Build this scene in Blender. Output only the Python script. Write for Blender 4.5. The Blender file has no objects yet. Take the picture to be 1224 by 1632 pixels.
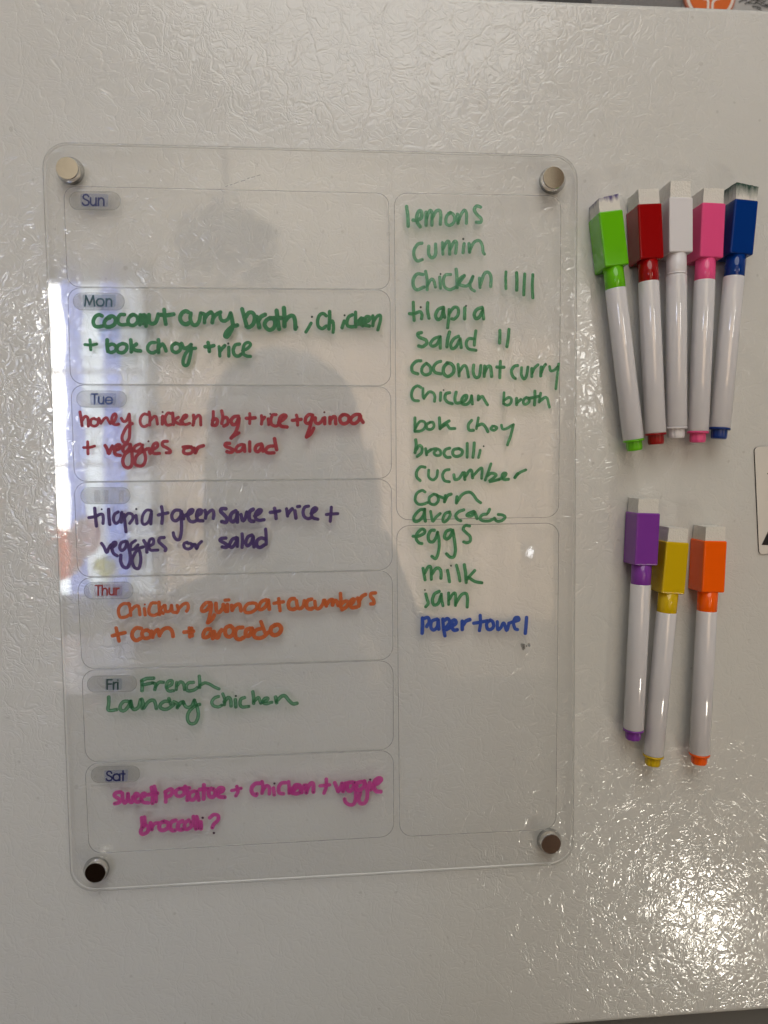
import bpy, bmesh, math, random
from mathutils import Vector, Matrix, Euler, noise

random.seed(7)
SC = bpy.context.scene
COL = SC.collection
PI = math.pi

# ------------------------------------------------------------------ camera
FPX = 1160.0                       # focal length in photo pixels (1224 x 1632)
BZ = 1.40                          # height of the board centre above the floor
YF = -0.0052                       # front face of the acrylic sheet (door skin is Y = 0)
RX, RY, RZ = [math.radians(a) for a in (-3.55007557, -4.79683071, -0.62773261)]
cx, sx, cy, sy, cz, sz = math.cos(RX), math.sin(RX), math.cos(RY), math.sin(RY), math.cos(RZ), math.sin(RZ)
R3 = Matrix(((cz, -sz, 0), (sz, cz, 0), (0, 0, 1))) @ Matrix(((cy, 0, sy), (0, 1, 0), (-sy, 0, cy))) @ Matrix(((1, 0, 0), (0, cx, -sx), (0, sx, cx)))
MW = Matrix(((1, 0, 0), (0, 0, -1), (0, 1, 0)))         # board frame (x right, y up, z to viewer) -> world
RC = MW @ R3
CAM = MW @ Vector((-0.0000231, 0.0332502, 0.4180246)) + Vector((0, YF, BZ))
cam_d = bpy.data.cameras.new('camera')
cam = bpy.data.objects.new('camera', cam_d)
COL.objects.link(cam)
cam.matrix_world = Matrix.Translation(CAM) @ RC.to_4x4()
cam_d.sensor_fit = 'VERTICAL'
cam_d.sensor_height = 24.0
cam_d.lens = 24.0 * FPX / 1632.0
cam_d.clip_start = 0.01
cam_d.clip_end = 60
cam_d.dof.use_dof = True            # a phone lens focused on the board: mirrored things go soft
cam_d.dof.focus_distance = 0.425
cam_d.dof.aperture_fstop = 3.5
SC.camera = cam

# ------------------------------------------------------------------ world and exposure
w = bpy.data.worlds.new('World')
SC.world = w
w.use_nodes = True
w.node_tree.nodes['Background'].inputs[0].default_value = (1.0, 0.97, 0.92, 1)
w.node_tree.nodes['Background'].inputs[1].default_value = 0.16
SC.view_settings.view_transform = 'Standard'
SC.view_settings.look = 'None'
SC.view_settings.exposure = 0.14
SC.view_settings.gamma = 1.0
SC.cycles.max_bounces = 7
SC.cycles.diffuse_bounces = 3
SC.cycles.glossy_bounces = 4
SC.cycles.transparent_max_bounces = 24
SC.cycles.sample_clamp_indirect = 6.0


def ray(px, py):
    return (RC @ Vector(((px - 612) / FPX, (816 - py) / FPX, -1))).normalized()


def at(px, py, Y=0.0):
    """point of the world plane Y seen at photo pixel (px, py)"""
    d = ray(px, py)
    return CAM + d * ((Y - CAM.y) / d.y)


def refl(px, py, dist):
    """point `dist` in front of the board whose mirror image is seen at (px, py)"""
    d = ray(px, py)
    p = CAM + d * ((YF + dist - CAM.y) / d.y)
    return Vector((p.x, 2 * YF - p.y, p.z))


# ------------------------------------------------------------------ lamps
def area(name, loc, target, size, energy, color, size_y=None):
    L = bpy.data.lights.new(name, 'AREA')
    L.energy = energy
    L.color = color
    L.shape = 'RECTANGLE' if size_y else 'DISK'
    L.size = size
    if size_y:
        L.size_y = size_y
    o = bpy.data.objects.new(name, L)
    COL.objects.link(o)
    o.location = loc
    o.rotation_euler = (Vector(target) - Vector(loc)).to_track_quat('-Z', 'Y').to_euler()
    return o


area('unseen_overhead_light', (0.12, -1.12, 2.76), (0.05, 0, 1.5), 1.2, 10.2, (1.0, 0.98, 0.925))

area('unseen_overhead_light', (-0.1, -2.2, 2.92), (-0.1, -3.2, 1.3), 1.2, 20.0, (1.0, 0.96, 0.87), 0.5)  # added wash on the far wall, brightens its image in the board

# ------------------------------------------------------------------ scene helpers
def tag(o, label=None, cat=None, group=None, kind=None):
    if label: o['label'] = label
    if cat: o['category'] = cat
    if group: o['group'] = group
    if kind: o['kind'] = kind
    return o


def empty(name, loc=(0, 0, 0), rot=None):
    o = bpy.data.objects.new(name, None)
    o.empty_display_size = 0.02
    COL.objects.link(o)
    o.location = loc
    if rot is not None:
        o.rotation_euler = rot
    return o


def link(name, bm, mats, parent=None, smooth=False, bevel=None, seg=2):
    me = bpy.data.meshes.new(name)
    bm.normal_update()
    bm.to_mesh(me)
    bm.free()
    for m in (mats if isinstance(mats, (list, tuple)) else [mats]):
        me.materials.append(m)
    if smooth:
        for p in me.polygons:
            p.use_smooth = True
    o = bpy.data.objects.new(name, me)
    COL.objects.link(o)
    if parent is not None:
        o.parent = parent
    if bevel:
        md = o.modifiers.new('bevel', 'BEVEL')
        md.width = bevel
        md.segments = seg
        md.limit_method = 'ANGLE'
        md.angle_limit = math.radians(40)
        md.harden_normals = True
        for p in me.polygons:
            p.use_smooth = True
    return o


def box(bm, x0, x1, y0, y1, z0, z1, mi=0):
    v = [bm.verts.new(c) for c in ((x0, y0, z0), (x1, y0, z0), (x1, y1, z0), (x0, y1, z0), (x0, y0, z1), (x1, y0, z1), (x1, y1, z1), (x0, y1, z1))]
    for f in ((0, 3, 2, 1), (4, 5, 6, 7), (0, 1, 5, 4), (1, 2, 6, 5), (2, 3, 7, 6), (3, 0, 4, 7)):
        fc = bm.faces.new([v[i] for i in f])
        fc.material_index = mi
    return v


def lathe(bm, prof, axis='Z', n=32, mi=0, cap=True):
    """prof: list of (radius, height) turned about the axis"""
    rings = []
    for r, h in prof:
        ring = []
        for i in range(n):
            a = 2 * PI * i / n
            c, s = r * math.cos(a), r * math.sin(a)
            ring.append(bm.verts.new((c, s, h) if axis == 'Z' else (c, h, s)))
        rings.append(ring)
    for a, b in zip(rings, rings[1:]):
        for i in range(n):
            f = bm.faces.new((a[i], a[(i + 1) % n], b[(i + 1) % n], b[i]))
            f.material_index = mi
            f.smooth = True
    if cap:
        bm.faces.new(rings[0][::-1]).material_index = mi
        bm.faces.new(rings[-1]).material_index = mi


def catmull(pts, k=5):
    if len(pts) < 3:
        a, b = pts[0], pts[-1]
        n = 4
        return [a.lerp(b, i / n) for i in range(n + 1)]
    out = []
    P = [pts[0] * 2 - pts[1]] + list(pts) + [pts[-1] * 2 - pts[-2]]
    for i in range(1, len(P) - 2):
        p0, p1, p2, p3 = P[i - 1], P[i], P[i + 1], P[i + 2]
        for j in range(k):
            t = j / k
            out.append(0.5 * ((2 * p1) + (p2 - p0) * t + (2 * p0 - 5 * p1 + 4 * p2 - p3) * t * t + (3 * p1 - p0 - 3 * p2 + p3) * t ** 3))
    out.append(pts[-1].copy())
    return out


# ------------------------------------------------------------------ materials
def mat(name):
    m = bpy.data.materials.new(name)
    m.use_nodes = True
    nt = m.node_tree
    nt.nodes.clear()
    out = nt.nodes.new('ShaderNodeOutputMaterial')
    return m, nt, out


def N(nt, kind, **kw):
    n = nt.nodes.new(kind)
    for k, v in kw.items():
        if k.startswith('_'):
            setattr(n, k[1:], v)
        else:
            key = k.replace('__', ' ')
            n.inputs[int(key[1:]) if key[0] == 'i' and key[1:].isdigit() else key].default_value = v
    return n


def principled(name, col, rough=0.4, metal=0.0, ior=1.46, bump=None, vary=0.0, vscale=40, trans=0.0, sss=0.0, coat=0.0):
    m, nt, out = mat(name)
    p = N(nt, 'ShaderNodeBsdfPrincipled', Roughness=rough, Metallic=metal, IOR=ior)
    p.inputs['Base Color'].default_value = (*col, 1)
    p.inputs['Transmission Weight'].default_value = trans
    p.inputs['Coat Weight'].default_value = coat
    if sss:
        p.inputs['Subsurface Weight'].default_value = sss
        p.inputs['Subsurface Scale'].default_value = 0.002
    tc = N(nt, 'ShaderNodeTexCoord')
    if vary:
        nz = N(nt, 'ShaderNodeTexNoise', Scale=vscale, Detail=4.0)
        nt.links.new(tc.outputs['Object'], nz.inputs['Vector'])
        mx = N(nt, 'ShaderNodeMix', _data_type='RGBA')
        mx.inputs['A'].default_value = (*[c * (1 - vary) for c in col], 1)
        mx.inputs['B'].default_value = (*[min(1, c * (1 + vary)) for c in col], 1)
        nt.links.new(nz.outputs['Fac'], mx.inputs['Factor'])
        nt.links.new(mx.outputs['Result'], p.inputs['Base Color'])
    if bump:
        sc, st, dist = bump
        nb = N(nt, 'ShaderNodeTexNoise', Scale=sc, Detail=3.0)
        nt.links.new(tc.outputs['Object'], nb.inputs['Vector'])
        b = N(nt, 'ShaderNodeBump', Strength=st, Distance=dist)
        nt.links.new(nb.outputs['Fac'], b.inputs['Height'])
        nt.links.new(b.outputs['Normal'], p.inputs['Normal'])
    nt.links.new(p.outputs[0], out.inputs[0])
    return m


def math_node(nt, op, a=None, b=None, clamp=False):
    n = nt.nodes.new('ShaderNodeMath')
    n.operation = op
    n.use_clamp = clamp
    for i, v in enumerate((a, b)):
        if v is None:
            continue
        if isinstance(v, (int, float)):
            n.inputs[i].default_value = v
        else:
            nt.links.new(v, n.inputs[i])
    return n.outputs[0]


def fridge_paint():
    """white enamel with a pebbled, creased leather grain"""
    m, nt, out = mat('textured_white_enamel')
    tc = N(nt, 'ShaderNodeTexCoord')
    mp = N(nt, 'ShaderNodeMapping')
    mp.inputs['Scale'].default_value = (1, 1, 1)
    # the door face lies in the XZ plane: swizzle it into a flat pattern
    sw = N(nt, 'ShaderNodeSeparateXYZ')
    nt.links.new(tc.outputs['Object'], sw.inputs[0])
    cw_ = N(nt, 'ShaderNodeCombineXYZ')
    nt.links.new(sw.outputs['X'], cw_.inputs[0])
    nt.links.new(sw.outputs['Z'], cw_.inputs[1])
    nt.links.new(cw_.outputs[0], mp.inputs['Vector'])
    # warp
    wn = N(nt, 'ShaderNodeTexNoise', _noise_dimensions='2D', Scale=60.0, Detail=2.0)
    nt.links.new(mp.outputs[0], wn.inputs['Vector'])
    wv = N(nt, 'ShaderNodeVectorMath', _operation='MULTIPLY_ADD')
    sub = N(nt, 'ShaderNodeVectorMath', _operation='SUBTRACT')
    nt.links.new(wn.outputs['Color'], sub.inputs[0])
    sub.inputs[1].default_value = (0.5, 0.5, 0.5)
    nt.links.new(sub.outputs[0], wv.inputs[0])
    wv.inputs[1].default_value = (0.016, 0.016, 0.016)
    nt.links.new(mp.outputs[0], wv.inputs[2])
    def folds(scale, width, src):
        v = N(nt, 'ShaderNodeTexVoronoi', _voronoi_dimensions='2D', _feature='DISTANCE_TO_EDGE', Scale=scale)
        nt.links.new(src, v.inputs['Vector'])
        c = N(nt, 'ShaderNodeMapRange', _interpolation_type='SMOOTHSTEP')
        c.inputs['From Max'].default_value = width
        nt.links.new(v.outputs['Distance'], c.inputs['Value'])
        return c.outputs[0]
    st = N(nt, 'ShaderNodeMapping')
    st.inputs['Scale'].default_value = (1.15, 0.60, 1)
    st.inputs['Rotation'].default_value = (0, 0, 0.45)
    nt.links.new(wv.outputs[0], st.inputs['Vector'])
    n1 = N(nt, 'ShaderNodeTexNoise', _noise_dimensions='2D', Scale=330.0, Detail=1.0)
    nt.links.new(mp.outputs[0], n1.inputs['Vector'])
    n2 = N(nt, 'ShaderNodeTexNoise', _noise_dimensions='2D', Scale=45.0, Detail=1.0)
    nt.links.new(mp.outputs[0], n2.inputs['Vector'])
    # depth of the fine grain changes from place to place
    amp = N(nt, 'ShaderNodeMapRange')
    amp.inputs['From Min'].default_value = 0.35
    amp.inputs['From Max'].default_value = 0.65
    amp.inputs['To Min'].default_value = 0.25
    amp.inputs['To Max'].default_value = 1.0
    nt.links.new(n2.outputs['Fac'], amp.inputs['Value'])
    # crinkles: a ridged noise, stretched and warped
    n3 = N(nt, 'ShaderNodeTexNoise', _noise_dimensions='2D', Scale=150.0, Detail=2.5, Roughness=0.62, Distortion=0.6)
    nt.links.new(wv.outputs[0], n3.inputs['Vector'])
    rg = math_node(nt, 'ABSOLUTE', math_node(nt, 'SUBTRACT', n3.outputs['Fac'], 0.5))
    rgm = N(nt, 'ShaderNodeMapRange', _interpolation_type='SMOOTHSTEP')
    rgm.inputs['From Max'].default_value = 0.055
    nt.links.new(rg, rgm.inputs['Value'])
    # pin-head pits and pebbles
    v4 = N(nt, 'ShaderNodeTexVoronoi', _voronoi_dimensions='2D', _feature='F1', Scale=360.0)
    nt.links.new(wv.outputs[0], v4.inputs['Vector'])
    pit = N(nt, 'ShaderNodeMapRange', _interpolation_type='SMOOTHSTEP')
    pit.inputs['From Min'].default_value = 0.05
    pit.inputs['From Max'].default_value = 0.42
    nt.links.new(v4.outputs['Distance'], pit.inputs['Value'])
    h = math_node(nt, 'MULTIPLY', folds(52.0, 0.055, st.outputs[0]), 0.50)
    h = math_node(nt, 'ADD', h, math_node(nt, 'MULTIPLY', folds(160.0, 0.11, wv.outputs[0]), 0.30))
    h = math_node(nt, 'ADD', h, math_node(nt, 'MULTIPLY', rgm.outputs[0], 0.36))
    h = math_node(nt, 'ADD', h, math_node(nt, 'MULTIPLY', math_node(nt, 'MULTIPLY', pit.outputs[0], amp.outputs[0]), 0.44))
    h = math_node(nt, 'ADD', h, math_node(nt, 'MULTIPLY', n1.outputs['Fac'], 0.3))
    h = math_node(nt, 'ADD', h, math_node(nt, 'MULTIPLY', n2.outputs['Fac'], 0.7))
    b = N(nt, 'ShaderNodeBump', Strength=1.0, Distance=0.000132)
    nt.links.new(h, b.inputs['Height'])
    # faint yellowing and grime
    g = N(nt, 'ShaderNodeTexNoise', _noise_dimensions='2D', Scale=9.0, Detail=4.0, Roughness=0.6)
    nt.links.new(mp.outputs[0], g.inputs['Vector'])
    mx = N(nt, 'ShaderNodeMix', _data_type='RGBA')
    mx.inputs['A'].default_value = (0.600, 0.592, 0.560, 1)
    mx.inputs['B'].default_value = (0.655, 0.650, 0.622, 1)
    nt.links.new(g.outputs['Fac'], mx.inputs['Factor'])
    sp = N(nt, 'ShaderNodeTexNoise', _noise_dimensions='2D', Scale=190.0, Detail=0.0)
    nt.links.new(mp.outputs[0], sp.inputs['Vector'])
    spm = N(nt, 'ShaderNodeMapRange')
    spm.inputs['From Min'].default_value = 0.88
    spm.inputs['From Max'].default_value = 0.92
    spm.inputs['To Max'].default_value = 0.22
    nt.links.new(sp.outputs['Fac'], spm.inputs['Value'])
    mx2 = N(nt, 'ShaderNodeMix', _data_type='RGBA')
    nt.links.new(spm.outputs[0], mx2.inputs['Factor'])
    nt.links.new(mx.outputs['Result'], mx2.inputs['A'])
    mx2.inputs['B'].default_value = (0.22, 0.20, 0.17, 1)
    p = N(nt, 'ShaderNodeBsdfPrincipled', Roughness=0.045, IOR=1.5)
    nt.links.new(mx2.outputs['Result'], p.inputs['Base Color'])
    nt.links.new(b.outputs[0], p.inputs['Normal'])
    nt.links.new(p.outputs[0], out.inputs[0])
    return m


def schlick(nt, f0):
    g = N(nt, 'ShaderNodeNewGeometry')
    d = N(nt, 'ShaderNodeVectorMath', _operation='DOT_PRODUCT')
    nt.links.new(g.outputs['Normal'], d.inputs[0])
    nt.links.new(g.outputs['Incoming'], d.inputs[1])
    a = math_node(nt, 'ABSOLUTE', d.outputs['Value'])
    a = math_node(nt, 'POWER', math_node(nt, 'SUBTRACT', 1.0, a), 5.0)
    return math_node(nt, 'MULTIPLY_ADD', a, 1 - f0) if False else math_node(nt, 'ADD', math_node(nt, 'MULTIPLY', a, 1 - f0), f0)


def clear(name, tint=(0.985, 0.99, 0.985), rough=0.0, f0=0.04, wave=0.0):
    """thin clear plastic: transmits straight through, reflects by Fresnel"""
    m, nt, out = mat(name)
    tr = N(nt, 'ShaderNodeBsdfTransparent')
    tr.inputs[0].default_value = (*tint, 1)
    gl = N(nt, 'ShaderNodeBsdfGlossy', Roughness=rough)
    if wave:
        tc = N(nt, 'ShaderNodeTexCoord')
        nz = N(nt, 'ShaderNodeTexNoise', Scale=14.0, Detail=2.0)
        nt.links.new(tc.outputs['Object'], nz.inputs['Vector'])
        b = N(nt, 'ShaderNodeBump', Strength=1.0, Distance=wave)
        nt.links.new(nz.outputs['Fac'], b.inputs['Height'])
        nt.links.new(b.outputs[0], gl.inputs['Normal'])
    mx = N(nt, 'ShaderNodeMixShader')
    nt.links.new(schlick(nt, f0), mx.inputs[0])
    nt.links.new(tr.outputs[0], mx.inputs[1])
    nt.links.new(gl.outputs[0], mx.inputs[2])
    nt.links.new(mx.outputs[0], out.inputs[0])
    return m


def veil(name, col, alpha, rough=0.3, tint=(1, 1, 1), spec=0.5):
    """partly see-through film or frosted plastic"""
    m, nt, out = mat(name)
    tr = N(nt, 'ShaderNodeBsdfTransparent')
    tr.inputs[0].default_value = (*tint, 1)
    p = N(nt, 'ShaderNodeBsdfPrincipled', Roughness=rough)
    p.inputs['Base Color'].default_value = (*col, 1)
    p.inputs['Specular IOR Level'].default_value = spec
    mx = N(nt, 'ShaderNodeMixShader')
    mx.inputs[0].default_value = alpha
    nt.links.new(tr.outputs[0], mx.inputs[1])
    nt.links.new(p.outputs[0], mx.inputs[2])
    nt.links.new(mx.outputs[0], out.inputs[0])
    return m


def ink(name, col, tint, a_mid=0.72, a_edge=0.92, streak=0.42):
    """dry-erase ink: dense at the rims of a stroke, streaky and thinner along its middle"""
    m, nt, out = mat(name)
    uv = N(nt, 'ShaderNodeUVMap')
    sp = N(nt, 'ShaderNodeSeparateXYZ')
    nt.links.new(uv.outputs[0], sp.inputs[0])
    # v: 0 in the middle, 1 at the rim ; u: metres along the stroke
    e = math_node(nt, 'ABSOLUTE', sp.outputs['Y'])
    ed = N(nt, 'ShaderNodeMapRange', _interpolation_type='SMOOTHSTEP')
    ed.inputs['From Min'].default_value = 0.35
    ed.inputs['From Max'].default_value = 0.85
    ed.inputs['To Min'].default_value = a_mid
    ed.inputs['To Max'].default_value = a_edge
    nt.links.new(e, ed.inputs['Value'])
    cmb = N(nt, 'ShaderNodeCombineXYZ')
    nt.links.new(math_node(nt, 'MULTIPLY', sp.outputs['X'], 260.0), cmb.inputs[0])
    nt.links.new(math_node(nt, 'MULTIPLY', sp.outputs['Y'], 2.2), cmb.inputs[1])
    nz = N(nt, 'ShaderNodeTexNoise', Scale=1.0, Detail=3.0)
    nt.links.new(cmb.outputs[0], nz.inputs['Vector'])
    a = math_node(nt, 'ADD', ed.outputs[0], math_node(nt, 'MULTIPLY', math_node(nt, 'SUBTRACT', nz.outputs['Fac'], 0.5), streak * 2))
    # ragged outer rim
    rim = N(nt, 'ShaderNodeMapRange', _interpolation_type='SMOOTHSTEP')
    rim.inputs['From Min'].default_value = 0.80
    rim.inputs['From Max'].default_value = 1.0
    rim.inputs['To Min'].default_value = 1.0
    rim.inputs['To Max'].default_value = 0.45
    nt.links.new(e, rim.inputs['Value'])
    a = math_node(nt, 'MULTIPLY', a, rim.outputs[0], clamp=True)
    tr = N(nt, 'ShaderNodeBsdfTransparent')
    tr.inputs[0].default_value = (*tint, 1)
    p = N(nt, 'ShaderNodeBsdfPrincipled', Roughness=0.45)
    p.inputs['Base Color'].default_value = (*col, 1)
    mx = N(nt, 'ShaderNodeMixShader')
    nt.links.new(a, mx.inputs[0])
    nt.links.new(tr.outputs[0], mx.inputs[1])
    nt.links.new(p.outputs[0], mx.inputs[2])
    nt.links.new(mx.outputs[0], out.inputs[0])
    return m


def emit(name, col, s):
    m, nt, out = mat(name)
    e = N(nt, 'ShaderNodeEmission', Strength=s)
    e.inputs[0].default_value = (*col, 1)
    nt.links.new(e.outputs[0], out.inputs[0])
    return m


def felt(name, base, stain=None, hi=0.004, lo=0.0):
    """white felt, ink-stained above height lo..hi of its own frame"""
    m, nt, out = mat(name)
    tc = N(nt, 'ShaderNodeTexCoord')
    nz = N(nt, 'ShaderNodeTexNoise', Scale=1400.0, Detail=4.0)
    nt.links.new(tc.outputs['Object'], nz.inputs['Vector'])
    p = N(nt, 'ShaderNodeBsdfPrincipled', Roughness=0.95)
    p.inputs['Base Color'].default_value = (*base, 1)
    p.inputs['Sheen Weight'].default_value = 0.3
    b = N(nt, 'ShaderNodeBump', Strength=0.8, Distance=0.0006)
    nt.links.new(nz.outputs['Fac'], b.inputs['Height'])
    nt.links.new(b.outputs[0], p.inputs['Normal'])
    if stain:
        sp = N(nt, 'ShaderNodeSeparateXYZ')
        nt.links.new(tc.outputs['Object'], sp.inputs[0])
        n2 = N(nt, 'ShaderNodeTexNoise', Scale=500.0, Detail=3.0)
        mp = N(nt, 'ShaderNodeMapping')
        mp.inputs['Scale'].default_value = (1, 1, 0.25)
        nt.links.new(tc.outputs['Object'], mp.inputs['Vector'])
        nt.links.new(mp.outputs[0], n2.inputs['Vector'])
        zz = math_node(nt, 'ADD', sp.outputs['Z'], math_node(nt, 'MULTIPLY', math_node(nt, 'SUBTRACT', n2.outputs['Fac'], 0.5), 0.007))
        mr = N(nt, 'ShaderNodeMapRange')
        mr.inputs['From Min'].default_value = lo
        mr.inputs['From Max'].default_value = hi
        nt.links.new(zz, mr.inputs['Value'])
        mx = N(nt, 'ShaderNodeMix', _data_type='RGBA')
        nt.links.new(mr.outputs[0], mx.inputs['Factor'])
        mx.inputs['A'].default_value = (*base, 1)
        mx.inputs['B'].default_value = (*stain, 1)
        nt.links.new(mx.outputs['Result'], p.inputs['Base Color'])
    nt.links.new(p.outputs[0], out.inputs[0])
    return m


M_FRIDGE = fridge_paint()
M_TRIM = principled('smooth_white_enamel', (0.60, 0.575, 0.52), 0.25)
M_GASKET = principled('grey_rubber_gasket', (0.12, 0.115, 0.105), 0.7)
M_ACR = clear('clear_acrylic_face', tint=(1, 1, 1), wave=0.0002)
M_ACR_EDGE = veil('clear_acrylic_edge', (0.50, 0.51, 0.48), 0.20, 0.08)
M_RIM_DARK = veil('painted_dark_arris', (0.16, 0.16, 0.15), 0.50, 0.10)  # dark line of the edge put into the colour of clear plastic
M_RIM_LIGHT = veil('painted_bright_arris', (0.80, 0.79, 0.76), 0.55, 0.10)  # bright glint of the rear edge put into its colour
M_GROOVE = veil('etched_line', (0.30, 0.30, 0.28), 0.62, 0.25)
M_PILL = veil('frosted_label_patch', (0.27, 0.27, 0.25), 0.36, 0.18)
M_NICKEL = principled('polished_nickel', (0.84, 0.80, 0.74), 0.07, 1.0, vary=0.10, vscale=260)
M_CLEARCAP = veil('clear_plastic_collar', (0.40, 0.40, 0.38), 0.34, 0.10)
M_MAGBACK = principled('grey_magnet_steel', (0.30, 0.31, 0.29), 0.3, 0.4)

# ================================================================== refrigerator
ZT = at(1090, 6.8, 0).z            # top edge of the upper door
ZB = at(1224, 1612.0, 0).z         # its bottom edge
XL, XR = -0.36, 0.40
fr = empty('refrigerator', (0.02, 0.05, 0))
tag(fr, 'white refrigerator whose leather-grained door fills the picture behind the menu board', 'refrigerator')


def to_local(o, parent):
    o.matrix_parent_inverse = Matrix.Translation(parent.location).inverted()
    return o


def rounded_slab(name, x0, x1, z0, z1, y0, y1, r, m, parent):
    bm = bmesh.new()
    box(bm, x0, x1, y0, y1, z0, z1)
    o = link(name, bm, m, parent, bevel=r, seg=5)
    return to_local(o, parent) if parent else o


rounded_slab('door', XL, XR, ZB, ZT, 0.0, 0.055, 0.004, M_FRIDGE, fr)
rounded_slab('door', XL, XR, 0.10, ZB - 0.026, 0.001, 0.055, 0.004, M_FRIDGE, fr)
bm = bmesh.new()
box(bm, XL + 0.012, XR - 0.012, 0.008, 0.054, ZB - 0.0258, ZB - 0.0002)
to_local(link('gasket', bm, M_GASKET, fr), fr)
bm = bmesh.new()
box(bm, XL + 0.004, XR - 0.004, 0.056, 0.70, 0.03, ZT - 0.006)
to_local(link('cabinet', bm, M_TRIM, fr, bevel=0.003), fr)

# ================================================================== acrylic board
BW, BH, BR, BT = 0.297, 0.420, 0.0135, 0.003
board = empty('acrylic_menu_board', (0, YF, BZ))
tag(board, 'clear acrylic menu and grocery board with handwriting, held on the white door by magnets', 'menu board')


def rr_outline(wd, ht, r, n=8):
    pts = []
    for (cxx, czz, a0) in ((wd / 2 - r, ht / 2 - r, 0), (-wd / 2 + r, ht / 2 - r, 90), (-wd / 2 + r, -ht / 2 + r, 180), (wd / 2 - r, -ht / 2 + r, 270)):
        for i in range(n + 1):
            a = math.radians(a0 + 90 * i / n)
            pts.append((cxx + r * math.cos(a), czz + r * math.sin(a)))
    return pts


bm = bmesh.new()
ch = 0.0005
loops = []
for inset, y in ((ch, 0.0), (0.0, ch), (0.0, BT - ch), (ch, BT)):
    loops.append([bm.verts.new((x, y, z)) for x, z in rr_outline(BW - 2 * inset, BH - 2 * inset, BR - inset)])
bm.faces.new(loops[0])
bm.faces.new(loops[-1][::-1])
n = len(loops[0])
for li, (a, b) in enumerate(zip(loops, loops[1:])):
    for i in range(n):
        f = bm.faces.new((a[i], b[i], b[(i + 1) % n], a[(i + 1) % n]))
        f.material_index = (2, 1, 3)[li]
link('clear_sheet', bm, [M_ACR, M_ACR_EDGE, M_RIM_DARK, M_RIM_LIGHT], board)


def bpt(px, py, lift=0.0):
    """photo pixel -> point on the front face of the sheet, in the board's frame"""
    p = at(px, py, YF - lift)
    return Vector((p.x, -lift, p.z - BZ))


def ribbon(bm, pts, half, caps=True, mi=0, uvl=None, u0=0.0):
    """flat stroke of half-width `half` along pts (board frame), facing -Y"""
    npt = len(pts)
    rows = []
    u = u0
    # caps: extend rows narrowing to a round end
    P, Hh = [], []
    def tangent(i):
        a = pts[max(0, i - 1)]; b = pts[min(npt - 1, i + 1)]
        d = b - a
        return d.normalized() if d.length > 1e-9 else Vector((1, 0, 0))
    seq = []
    if caps:
        t = tangent(0)
        for k in (1.0, 0.8, 0.45):
            seq.append((pts[0] - t * half * k, half * math.sqrt(max(0.0, 1 - k * k)), t))
    for i in range(npt):
        seq.append((pts[i], half, tangent(i)))
    if caps:
        t = tangent(npt - 1)
        for k in (0.45, 0.8, 1.0):
            seq.append((pts[-1] + t * half * k, half * math.sqrt(max(0.0, 1 - k * k)), t))
    prev = None
    last = None
    for c, h, t in seq:
        nrm = Vector((-t.z, 0, t.x))
        h = max(h, 1e-5)
        if last is not None:
            u += (c - last).length
        last = c
        row = [(bm.verts.new(c + nrm * h), u, h / half), (bm.verts.new(c), u, 0.0), (bm.verts.new(c - nrm * h), u, -h / half)]
        if prev:
            for j in (0, 1):
                q = (prev[j], prev[j + 1], row[j + 1], row[j])
                try:
                    f = bm.faces.new([z[0] for z in q])
                except ValueError:
                    continue
                f.material_index = mi
                if uvl is not None:
                    for lp, z in zip(f.loops, q):
                        lp[uvl].uv = (z[1], z[2])
        prev = row
    return u


def px_m(px, py):
    return (at(px + 1, py, YF) - at(px, py, YF)).length


def disc(bm, c, r, mi=0, n=10, uvl=None):
    vs = [bm.verts.new(c + Vector((r * math.cos(2 * PI * i / n), 0, r * math.sin(2 * PI * i / n)))) for i in range(n)]
    f = bm.faces.new(vs[::-1])
    f.material_index = mi
    if uvl is not None:
        for lp in f.loops:
            lp[uvl].uv = (c.x, 0.2)


def parse(s):
    out = []
    for st in s.split('|'):
        v = [p.split(',') for p in st.split()]
        if v:
            out.append([(float(a), float(b)) for a, b in v])
    return out


_k = [0]


def handwriting(label, mats, org, strokes, wpx, scale=6.0, dots=0.75, name='handwriting', taper=True, extra=0.0):
    bm = bmesh.new()
    uvl = bm.loops.layers.uv.new('UVMap')
    rnd = random.Random(label)
    base = None
    for st in parse(strokes):
        _k[0] += 1
        lift = 0.00006 + (_k[0] % 16) * 0.000012 + extra
        pts = [bpt(org[0] + x / scale, org[1] + y / scale, lift) for x, y in st]
        pm = px_m(org[0] + st[0][0] / scale, org[1] + st[0][1] / scale)
        half = 0.5 * wpx * pm * rnd.uniform(0.92, 1.08)
        if len(pts) == 1:
            if len(mats) > 1:
                disc(bm, pts[0], half * 0.62, 1, 12, uvl)
            else:
                disc(bm, pts[0], half * 0.75, 0, 12, uvl)
            continue
        cv = catmull(pts, 5)
        for i, c in enumerate(cv):
            c.y -= i * 0.0000016          # a stroke that crosses itself lies a hair above its own start
            if taper:
                c += Vector((noise.noise(Vector((i * .7, _k[0], 0))), 0, noise.noise(Vector((i * .7, _k[0], 5))))) * pm * 0.22
        ribbon(bm, cv, half, True, 0, uvl, rnd.uniform(0, 5))
        if len(mats) > 1 and rnd.random() < dots:
            e = cv[-1] + Vector((0, -0.00001, 0))
            disc(bm, e, half * 0.34, 1, 10, uvl)
    o = link(name, bm, list(mats), board)
    if label:
        o['label'] = label
    return o


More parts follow.
